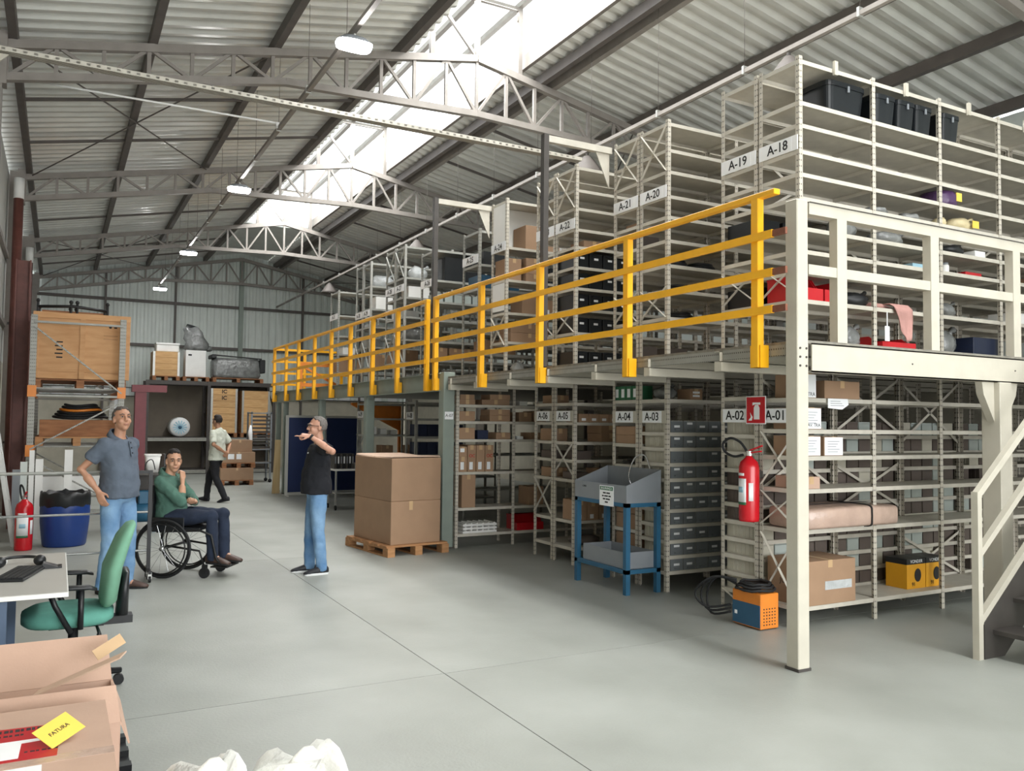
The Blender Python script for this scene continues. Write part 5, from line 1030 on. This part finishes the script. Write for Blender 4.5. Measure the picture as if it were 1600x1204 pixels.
mb.build('machine_body', 'grey_film', t, True); MB().box(4.05, 26.6, 3.5, 4.2, 27.3, 3.62).build('control_head', 'black_plastic', t, bev=.02); MB().box(5.5, 26.7, 3.1, 5.68, 27.2, 3.52).build('side_unit', 'black_plastic', t, bev=.02); bars('top_rod', 'black_steel', (4.1, 26.65, 3.6), (5.55, 26.65, 3.53), .04, t)
# cartons on pallets by the mezzanine end
pallet('lower wooden pallet of the carton stack near the far rack', 3.98, 22.1, 0, .8, .9, 'brown_wood'); carton('wide lower carton on the pallet near the far rack', 3.98, 22.1, .132, .8, .85, .3, bev=.005)
pallet('upper wooden pallet between the cartons near the far rack', 4.02, 22.1, .432, .8, .85, 'brown_wood'); o = carton('carton with two white labels on the upper pallet', 4.02, 22.1, .563, .8, .8, .26); card(o, 3.83, 21.7, .65, .15, .13); card(o, 4.02, 21.7, .65, .12, .13); carton('plain top carton of the stack near the far rack', 4.06, 22.15, .824, .6, .7, .3)
t = thing('slat_cart', 'grey steel slatted cart beside the carton stack', 'cart', (4.75, 22.6, 0))
for x in (4.45, 4.95):
    for y in (22.4, 22.9): MB().box(x-.02, y-.02, .1, x+.02, y+.02, 1.85).build('post', 'grey_paint', t); MB().ball((x, y, .05), .05).build('caster', 'rubber', t)
for k in range(9): MB().box(4.47, 22.38, .9+.1*k, 4.93, 22.42, .95+.1*k).build('slat', 'dark_steel', t)
for z in (.5, .85, 1.8): MB().box(4.43, 22.38, z, 4.97, 22.92, z+.03).build('shelf', 'grey_paint', t)
tubes('hanging_cloth', 'paper', [(4.42, 22.36, 1.5), (4.41, 22.36, 1.3), (4.43, 22.35, 1.1), (4.42, 22.36, .95)], [.02, .06, .04, .03], t)
# panels, plank, trolley below the far mezzanine
for k, (xa, xb, y) in enumerate(((4.36, 5.2, 18.3), (5.24, 6.1, 18.45))):
    t = thing('partition_screen', '%s dark blue partition panel with pale frame' % ('left', 'right')[k], 'panel', ((xa+xb)/2, y, 0)); MB().box(xa+.06, y-.015, .08, xb-.06, y+.015, 1.7).build('panel_face', 'panel_blue', t)
    for x in (xa, xb-.06): MB().box(x, y-.025, 0, x+.06, y+.025, 1.75).build('frame_side', 'wall_white', t)
    for z in (.02, 1.7): MB().box(xa+.06, y-.025, z, xb-.06, y+.025, z+.05).build('frame_rail', 'wall_white', t)
    MB().box(xa, y-.2, 0, xa+.05, y+.2, .02).build('foot', 'wall_white', t); MB().box(xb-.05, y-.2, 0, xb, y+.2, .02).build('foot', 'wall_white', t)
t = tag(MB().add([(4.25, 19.0, 0), (4.42, 19.0, 0), (4.42, 19.0, 1.2), (4.3, 19.0, 1.2), (4.25, 19.02, 0), (4.42, 19.02, 0), (4.42, 19.02, 1.2), (4.3, 19.02, 1.2)], [(0, 1, 2, 3), (7, 6, 5, 4), (0, 4, 5, 1), (1, 5, 6, 2), (2, 6, 7, 3), (3, 7, 4, 0)]).build('wood_plank', 'wood_plank'), 'pale wooden plank leaning beside the far mezzanine columns', 'plank')
t = thing('trolley', 'grey steel trolley with white top behind the pointing man', 'trolley', (4.85, 15.3, 0)); MB().box(4.5, 15.05, .72, 5.15, 15.6, .75).build('top', 'white', t); MB().box(4.52, 15.07, .3, 5.13, 15.58, .32).build('shelf', 'zinc', t)
for x in (4.53, 5.12):
    for y in (15.08, 15.57): MB().box(x-.015, y-.015, .09, x+.015, y+.015, .72).build('leg', 'zinc', t); MB().cyl((x-.012, y, .045), (x+.012, y, .045), .045, 12).build('caster', 'rubber', t)
for k in range(7): o = thing('ring_binder', '%s binder from the left standing on the trolley' % ORD[k], 'binder', (4.55+.055*k, 15.3, .751), 'binders on the trolley'); MB().box(4.53+.055*k, 15.2, .751, 4.575+.055*k, 15.45, 1.03).build('cover', 'black_plastic' if k % 2 else 'dark_steel', o); MB().box(4.54+.055*k, 15.198, .85, 4.566+.055*k, 15.2, .98).build('spine_label', 'paper' if k % 2 else 'grey_paint', o)
carton('white flat case on the trolley top right of the binders', 5.03, 15.25, .751, .2, .3, .1, 'white', tape=False)
t = thing('black_stand', 'black pole stand on a round foot beside the trolley', 'stand', (4.72, 13.9, 0)); MB().cyl((4.72, 13.9, .02), (4.72, 13.9, .75), .02, 10).build('pole', 'black_steel', t); MB().lathe([(.13, 0), (.13, .02), (.03, .05)], (4.72, 13.9, 0), 20).build('foot', 'black_steel', t); lump(MB(), (4.72, 13.88, .13), (.12, .1, .08), 61).build('cable_heap', 'rubber', t, True)
# ------------------------------------------------------------------ people
CL = bpy.data.textures.new('folds', 'CLOUDS'); CL.noise_scale = .11; CL.noise_depth = 2
def remesh(mb, name, m, parent, vox, it=6, fac=.5, fold=0):
    me = mb.mesh('tmp', m, fix=False); o = bpy.data.objects.new('tmp', me); COL.objects.link(o)
    r = o.modifiers.new('r', 'REMESH'); r.mode = 'VOXEL'; r.voxel_size = vox
    s = o.modifiers.new('s', 'SMOOTH'); s.iterations = it; s.factor = fac
    if fold: d = o.modifiers.new('d', 'DISPLACE'); d.texture = CL; d.strength = fold; d.mid_level = .42; d.texture_coords = 'LOCAL'
    dg = bpy.context.evaluated_depsgraph_get(); dg.update(); nm = bpy.data.meshes.new_from_object(o.evaluated_get(dg)); bpy.data.objects.remove(o)
    nm.polygons.foreach_set('use_smooth', [True]*len(nm.polygons)); nm.materials.clear(); nm.materials.append(MT[m]); nm.name = name
    q = bpy.data.objects.new(name, nm); COL.objects.link(q); q.parent = parent; WL[q.name] = Vector((0, 0, 0)); return q
def sub(mb, name, m, parent, smooth=True):
    o = bpy.data.objects.new(name, mb.mesh(name, m, smooth=smooth)); COL.objects.link(o); o.parent = parent; WL[o.name] = Vector((0, 0, 0)); return o
def limb(mb, pts, rs, n=14, capa=True, capb=True):
    mb.tube(pts, rs, n)
    for i, p in enumerate(pts):
        if (i == 0 and not capa) or (i == len(pts)-1 and not capb): continue
        mb.ball(p, rs[i]*.995, 12, 8)
def hand(mb, w, d, pn, curl, point=False, sc_=1.0, thumb=1):
    # w wrist, d direction of the fingers, pn palm normal (fingers curl to it), thumb side sign along d x pn
    w = Vector(w); d = Vector(d).normalized(); pn = Vector(pn); pn = (pn-d*pn.dot(d)).normalized(); s = d.cross(pn)*thumb
    mb.loft([(w-d*.01, s*.026, pn*.02), (w+d*.03*sc_, s*.036, pn*.017), (w+d*.085*sc_, s*.04, pn*.015), (w+d*.095*sc_, s*.034, pn*.011)], 16, 2.6)
    for i, (off, ln) in enumerate(((.03, .072), (.01, .08), (-.01, .075), (-.029, .058))):
        p = w+d*.085*sc_+s*off; c = curl if not (point and i == 0) else 3; a = 0; pts = [p-d*.01, p]
        for k in range(3):
            a += R3(c*(.7, 1, .7)[k]); p = p+(d*math.cos(a)+pn*math.sin(a))*ln*(.45, .32, .23)[k]*sc_; pts.append(p)
        limb(mb, pts, [.0095, .0095, .009, .0085, .0075], 10)
    p = w+d*.025*sc_+s*.032; q = p+(d*.6+s*.55+pn*.3)*.045; r_ = q+(d*.85+pn*.4-s*.1)*.032; limb(mb, [w+d*.015+s*.015, p, q, r_], [.014, .0125, .0105, .0085], 10)
def person(label, loc, rz, H, J, skin, hair, shirt, pants, shoe, sole='rubber', opts=()):
    t = thing('person', label, 'person', loc); q = H/1.75
    V = {k: Vector(v) for k, v in J.items() if k not in ('hyaw', 'hpitch', 'belly', 'hands', 'hemz', 'sleeveR', 'sleeveL')}
    P, Nk, Hd = V['pelvis'], V['neck'], V['head']; up_ = (Nk-P).normalized(); X = Vector((1, 0, 0)); F = up_.cross(X)   # F = back direction
    be = J.get('belly', 0); L_ = (Nk-P).length
    def ring(f, rx, ry, yo=0): return (P+up_*(L_*f)+F*yo, X*rx, F*ry)
    # ---- body
    b = MB()
    b.loft([ring(-.16, .12, .09), ring(0, .145, .105), ring(.25, .14, .1+be*.5, -be*.4), ring(.6, .15, .1), ring(.76, .14, .085), ring(.86, .085, .06), ring(.98, .055, .052)], 24)
    limb(b, [Nk-up_*.05, Nk+(Hd-Nk)*.55], [.055, .05])
    for s in 'RL':
        limb(b, [V['sh'+s]-Vector((0, 0, .015)), V['el'+s], V['wr'+s]], [.046, .038, .026]); b.tube([(V['el'+s]+V['wr'+s]*.3-V['el'+s]*.3), V['el'+s]*.6+V['wr'+s]*.4, V['el'+s]*.3+V['wr'+s]*.7], [.036, .04, .033], 12)
        limb(b, [V['hip'+s], V['kn'+s], V['an'+s]], [.075, .05, .036])
        an = V['an'+s]; limb(b, [an, an+Vector((0, -.05, -.03))], [.036, .03])
        hd = J['hands'][s]; hand(b, V['wr'+s], *hd)
    Rh = Matrix.Rotation(R3(J['hyaw']), 3, 'Z') @ Matrix.Rotation(R3(J['hpitch']), 3, 'X')
    def hp(x, y, z): return Hd+Rh @ Vector((x, y, z))
    b.ball(hp(0, .012, .03), (.074, .094, .088), 20, 14, Rh); b.ball(hp(0, -.022, -.035), (.06, .068, .078), 18, 12, Rh); b.ball(hp(0, -.055, -.092), (.03, .028, .024), 12, 8, Rh)
    limb(b, [hp(0, -.086, .02), hp(0, -.104, -.022)], [.009, .0145], 10); b.ball(hp(0, -.1, -.026), (.019, .012, .01), 10, 7, Rh)
    limb(b, [hp(-.042, -.078, .033), hp(0, -.088, .03), hp(.042, -.078, .033)], [.011, .012, .011], 8)
    for s in (-1, 1):
        b.ball(hp(s*.074, .012, -.008), (.011, .021, .033), 10, 8, Rh); b.ball(hp(s*.038, -.066, -.03), (.022, .018, .022), 10, 8, Rh)
    b.ball(hp(0, -.088, -.062), (.023, .01, .0095), 12, 8, Rh)
    remesh(b, 'body', skin, t, .0062, 5, .45)
    # ---- face and hair
    for s in (-1, 1):
        e = sub(MB().ball(hp(s*.031, -.083, .01), (.013, .008, .006), 12, 8, Rh), 'eye', 'eye_white', t); sub(MB().ball(hp(s*.031, -.0905, .01), (.006, .003, .006), 10, 7, Rh), 'iris', 'ink', e)
        sub(MB().tube([hp(s*.014, -.096, .03), hp(s*.032, -.095, .036), hp(s*.05, -.08, .03)], [.004, .005, .003], 6), 'eyebrow', hair, t)
    sub(MB().tube([hp(-.022, -.0925, -.061), hp(0, -.099, -.062), hp(.022, -.0925, -.061)], [.002, .0038, .002], 8), 'mouth', 'lips', t)
    hb = MB().ball((0, 0, 0), (1, 1, 1), 28, 20); h2 = MB(); keep = {}
    for f in hb.f:
        c = sum((hb.v[i] for i in f), Vector())/len(f); ln = -.2+1.05*max(0, -c.y+.1) if 'bald' not in opts else -.2+1.5*max(0, -c.y+.15)
        if c.y < -.1 and abs(c.x) < .98: ln = max(ln, (.5 if 'bald' not in opts else .62)+.1*math.cos(c.x*7))
        if c.z < ln-(.35 if c.y > .25 else 0): continue
        ff = []
        for i in f:
            if i not in keep:
                keep[i] = len(h2.v); p = hb.v[i]; k = 1.02+.035*math.sin(p.x*9+p.y*7)+.03*math.sin(p.z*23+p.x*13)+(.05 if p.z > .6 and 'full' in opts else 0)
                h2.v.append(hp(p.x*.081*k, .012+p.y*.101*k, .03+p.z*.097*k))
            ff.append(keep[i])
        h2.f.append(tuple(ff))
    o = sub(h2, 'hair', hair, t); md = o.modifiers.new('thick', 'SOLIDIFY'); md.thickness = .024; md.offset = -1
    # ---- shirt
    s_ = MB(); hz = J.get('hemz', -.12)
    s_.loft([ring(hz, .194, .155+be*.4, -be*.3), ring(.1, .184, .142+be*.8, -be*.6), ring(.35, .172, .126+be*.8, -be*.6), ring(.62, .185, .13, -.004), ring(.8, .19, .112), ring(.89, .145, .092), (ring(.93, .085, .074)[0], X*.09, F*.078+up_*.025), (ring(.95, .07, .064)[0], X*.064, F*.062+up_*.04)], 28, 2.25)
    for s in 'RL':
        a, e, w = V['sh'+s], V['el'+s], V['wr'+s]; sl_ = J['sleeve'+s][0] if 'sleeve'+s in J else .72
        if sl_ <= 1:
            e2 = a+(e-a)*sl_; limb(s_, [a, a+(e-a)*.4, e2], [.072, .067, .062], 16, True, False)
        else:
            w2 = e+(w-e)*(sl_-1); limb(s_, [a, a+(e-a)*.5, e, w2], [.072, .062, .056, .047], 16, True, False)
    remesh(s_, 'shirt', shirt, t, .011, 4, .5, .035)
    if 'polo' in opts:
        mb = MB(); n = 20; c = P+up_*(L_*.945)
        for i in range(n+1):
            a = -PI/2+.3+(2*PI-.6)*i/n; dd = X*math.cos(a)*.086+F*math.sin(a)*.084
            dz = up_*(.055*math.sin(a)-.008); mb.v += [c+dd*.8+up_*.03+dz, c+dd*.94+up_*.034+dz, c+dd*1.3-up_*.018+dz]
        for i in range(n):
            for j in range(2): a = 3*i+j; mb.f.append((a, a+1, a+4, a+3))
        o = sub(mb, 'collar', shirt, t); md = o.modifiers.new('thick', 'SOLIDIFY'); md.thickness = .005
        sub(MB().bar(P+up_*(L_*.87)-F*.122, P+up_*(L_*.6)-F*(.155), .03, .006, up_), 'placket', shirt, t, False)
        for k in range(3): sub(MB().ball(P+up_*(L_*(.84-.09*k))-F*(.131+.011*k), .007, 8, 6), 'button', 'ink', t)
    # ---- trousers
    p_ = MB(); p_.loft([ring(-.2, .13, .105), ring(-.1, .165, .125), ring(.0, .168, .128), ring(.1, .16, .12)], 26)
    for s in 'RL':
        h, k, a = V['hip'+s], V['kn'+s], V['an'+s]; a2 = a+(k-a).normalized()*.0+Vector((0, .005, -.05))
        limb(p_, [h, h+(k-h)*.5, k, k+(a-k)*.5, a2], [.098, .087, .07, .064, .058], 18, True, False)
    remesh(p_, 'trousers', pants, t, .012, 4, .5, .022)
    if 'belt' in opts: sub(MB().loft([ring(.02, .174, .134), ring(.07, .17, .131)], 26), 'belt', 'shoe_dark', t)
    # ---- shoes
    for s in 'RL':
        a = V['an'+s]; fd = V.get('toe'+s, Vector((0, -1, 0))).normalized(); sd = fd.cross(Vector((0, 0, 1))).normalized(); un = sd.cross(fd); g = a-un*.085
        o = sub(MB().loft([(g-fd*.075+un*.045, sd*.025, un*.03), (g-fd*.06+un*.05, sd*.036, un*.042), (g+fd*.0+un*.055, sd*.042, un*.05), (g+fd*.07+un*.042, sd*.044, un*.036), (g+fd*.14+un*.03, sd*.046, un*.024), (g+fd*.185+un*.024, sd*.034, un*.015), (g+fd*.2+un*.02, sd*.015, un*.008)], 18, 2.4), 'shoe', shoe, t)
        sub(MB().loft([(g+un*0+fd*.06, fd*.135, sd*.044), (g+un*.022+fd*.06, fd*.138, sd*.046)], 24, 2.8), 'sole', sole, o, False)
    if 'glasses' in opts:
        o = sub(MB().tube([hp(-.078, .0, .016), hp(-.066, -.08, .018), hp(-.05, -.1, .018), hp(0, -.106, .02), hp(.05, -.1, .018), hp(.066, -.08, .018), hp(.078, .0, .016)], .0028, 6), 'eyeglasses', 'ink', t)
        for s in (-1, 1): sub(MB().tube([hp(s*.032+.023*math.cos(a*.52), -.104, .008+.016*math.sin(a*.52)) for a in range(12)], .0016, 5, True), 'lens_rim', 'ink', o)
    if 'watch' in opts:
        d = (V['wrL']-V['elL']).normalized(); sub(MB().tube([V['wrL']-d*.03, V['wrL']-d*.004], .031, 16), 'wristwatch', 'ink', t)
    if 'logo' in opts: sub(MB().bar(P+up_*(L_*.72)-F*.135+X*.07, P+up_*(L_*.73)-F*.132+X*.12, .004, .012), 'chest_logo', 'paper', t, False)
    t.rotation_euler.z = rz; t.scale = (q, q, q); return t
STAND = dict(pelvis=(0, 0, .95), neck=(0, .01, 1.49), head=(0, -.02, 1.627), shR=(-.18, .01, 1.385), shL=(.18, .01, 1.385), hipR=(-.09, 0, .9), hipL=(.09, 0, .9))
def pose(**k): d = dict(STAND); d.update(k); return d
DN = (0, -.1, -1)
person('man in grey polo shirt and blue jeans standing with a hand on his hip', (.53, 8.86, 0), R3(47), 1.76, pose(belly=.025, elR=(-.27, .19, 1.16), wrR=(-.235, .02, .955), elL=(.23, .15, 1.15), wrL=(.1, .2, .97),
       knR=(-.12, -.02, .49), anR=(-.15, .02, .085), knL=(.12, -.04, .49), anL=(.15, -.01, .085), toeR=(-.25, -1, 0), toeL=(.35, -1, 0), hyaw=-30, hpitch=-10, sleeveR=(.62,), sleeveL=(.62,),
       hands=dict(R=((.1, -.35, -.9), (.9, .1, 0), 22, False, 1, 1), L=((-.8, .1, -.5), (0, -1, 0), 20, False, 1, 1))), 'skin1', 'hair_grey', 'polo_grey', 'jeans', 'shoe_brown', 'rubber', ('polo', 'belt'))
person('man in black T-shirt and jeans pointing left with his raised arm', (2.5, 9.0, 0), R3(-97), 1.69, pose(belly=.03, shL=(.19, .02, 1.4), elL=(.41, .09, 1.37), wrL=(.33, -.14, 1.535), elR=(-.24, .05, 1.14), wrR=(-.2, .02, .93),
       knR=(-.1, -.05, .49), anR=(-.1, -.06, .085), knL=(.1, .0, .49), anL=(.1, .05, .085), toeR=(0, -1, 0), toeL=(.15, -1, 0), hyaw=8, hpitch=-2, sleeveL=(.6,), sleeveR=(.75,),
       hands=dict(L=((-.15, -1, .12), (-.4, .1, -.9), 70, True, 1, 1), R=(DN, (1, 0, 0), 25, False, 1, 1))), 'skin2', 'hair_silver', 'shirt_black', 'jeans', 'shoe_dark', 'sole_white', ('glasses', 'watch', 'bald', 'logo'))
person('man in pale shirt and black trousers walking away, hands behind back', (2.82, 17.5, 0), R3(228), 1.73, pose(elR=(-.29, .1, 1.16), wrR=(-.07, .19, .98), elL=(.29, .1, 1.16), wrL=(.05, .2, 1.0),
       knR=(-.09, -.22, .52), anR=(-.09, -.28, .09), knL=(.09, .03, .5), anL=(.09, .27, .11), toeR=(0, -1, .12), toeL=(0, -1, -.2), hyaw=-12, hpitch=0, sleeveL=(.85,), sleeveR=(.85,), hemz=-.2,
       hands=dict(L=((-.9, .2, -.4), (0, -1, 0), 35, False, 1, 1), R=((.9, .25, -.4), (0, -1, 0), 35, False, 1, -1))), 'skin4', 'hair_dark', 'shirt_pale', 'trouser_black', 'shoe_dark', 'rubber', ('full',))
person('man in green shirt sitting in the wheelchair, fist at his chin', (1.14, 9.58, 0), R3(57), 1.75, dict(pelvis=(0, .05, .6), neck=(0, .09, 1.08), head=(0, .04, 1.195), shR=(-.18, .09, .985), shL=(.18, .09, .985), hipR=(-.1, .02, .6), hipL=(.1, .02, .6), hemz=-.06, belly=.01,
       elR=(-.19, -.15, .78), wrR=(-.08, -.1, 1.01), elL=(.25, -.05, .78), wrL=(.02, -.2, .76), knR=(-.11, -.44, .63), anR=(-.09, -.46, .215), knL=(.11, -.47, .63), anL=(.1, -.5, .215), toeR=(-.1, -1, -.05), toeL=(.1, -1, -.05), hyaw=-52, hpitch=3, sleeveR=(1.35,), sleeveL=(1.75,),
       hands=dict(R=((.25, .15, 1), (.2, .8, 0), 75, False, .9, -1), L=((-1, -.1, .05), (0, .3, 1), 35, False, 1, 1))), 'skin3', 'hair_dark', 'shirt_green', 'jeans_dark', 'shoe_brown', 'rubber', ('polo', 'full'))
# wheelchair (built facing -y about the origin, then turned)
t = thing('wheelchair', 'black wheelchair with large spoked wheels', 'wheelchair', (0, 0, 0))
for s in (-1, 1):
    x = s*.27; cz = .305; cam_ = -s*.03
    w_ = MB().tube([(x, .292*math.cos(a*PI/20), cz+.292*math.sin(a*PI/20)) for a in range(40)], .014, 8, True).build('wheel_tyre', 'rubber', t, True)
    MB().tube([(x, .272*math.cos(a*PI/20), cz+.272*math.sin(a*PI/20)) for a in range(40)], .009, 6, True).build('rim', 'black_steel', w_, True)
    MB().tube([(x+s*.035, .255*math.cos(a*PI/20), cz+.255*math.sin(a*PI/20)) for a in range(40)], .008, 6, True).build('hand_rim', 'black_steel', w_, True)
    MB().tube([(x-.03, 0, cz), (x+.03, 0, cz)], .024, 14).build('hub', 'chrome', w_, True)
    for k in range(16):
        a = 2*PI*k/16; MB().tube([(x+(.02 if k % 2 else -.02), .02*math.cos(a), cz+.02*math.sin(a)), (x, .268*math.cos(a+.12), cz+.268*math.sin(a+.12))], .0016, 4).build('spoke', 'chrome', w_)
    c_ = MB().cyl((s*.2-.014, -.42, .055), (s*.2+.014, -.42, .055), .055, 18).build('caster', 'rubber', t); MB().box(s*.2-.022, -.445, .055, s*.2+.022, -.4, .14).build('caster_fork', 'black_steel', c_)
    MB().tube([(s*.2, .15, .95), (s*.2, .17, .55), (s*.2, .1, .47), (s*.2, -.36, .49), (s*.17, -.47, .44), (s*.15, -.52, .2), (s*.13, -.58, .12)], .013, 10).build('side_tube', 'black_steel', t, True)
    MB().tube([(s*.2, -.41, .14), (s*.2, -.36, .28), (s*.21, .0, .33)], .011, 8).build('lower_tube', 'black_steel', t, True)
    MB().box(s*.225-.006, -.2, .47, s*.225+.006, .14, .62).build('side_guard', 'black_plastic', t, bev=.004)
MB().box(-.2, -.36, .485, .2, .12, .515).build('seat', 'black_plastic', t, bev=.01); MB().box(-.2, .165, .55, .2, .19, .93).build('backrest', 'black_plastic', t, bev=.01)
MB().cyl((-.27, 0, .305), (.27, 0, .305), .015, 10).build('axle', 'black_steel', t); MB().box(-.15, -.64, .1, .15, -.46, .115).build('footrest', 'black_steel', t)
t.location = (1.14, 9.58, 0); t.rotation_euler.z = R3(57)
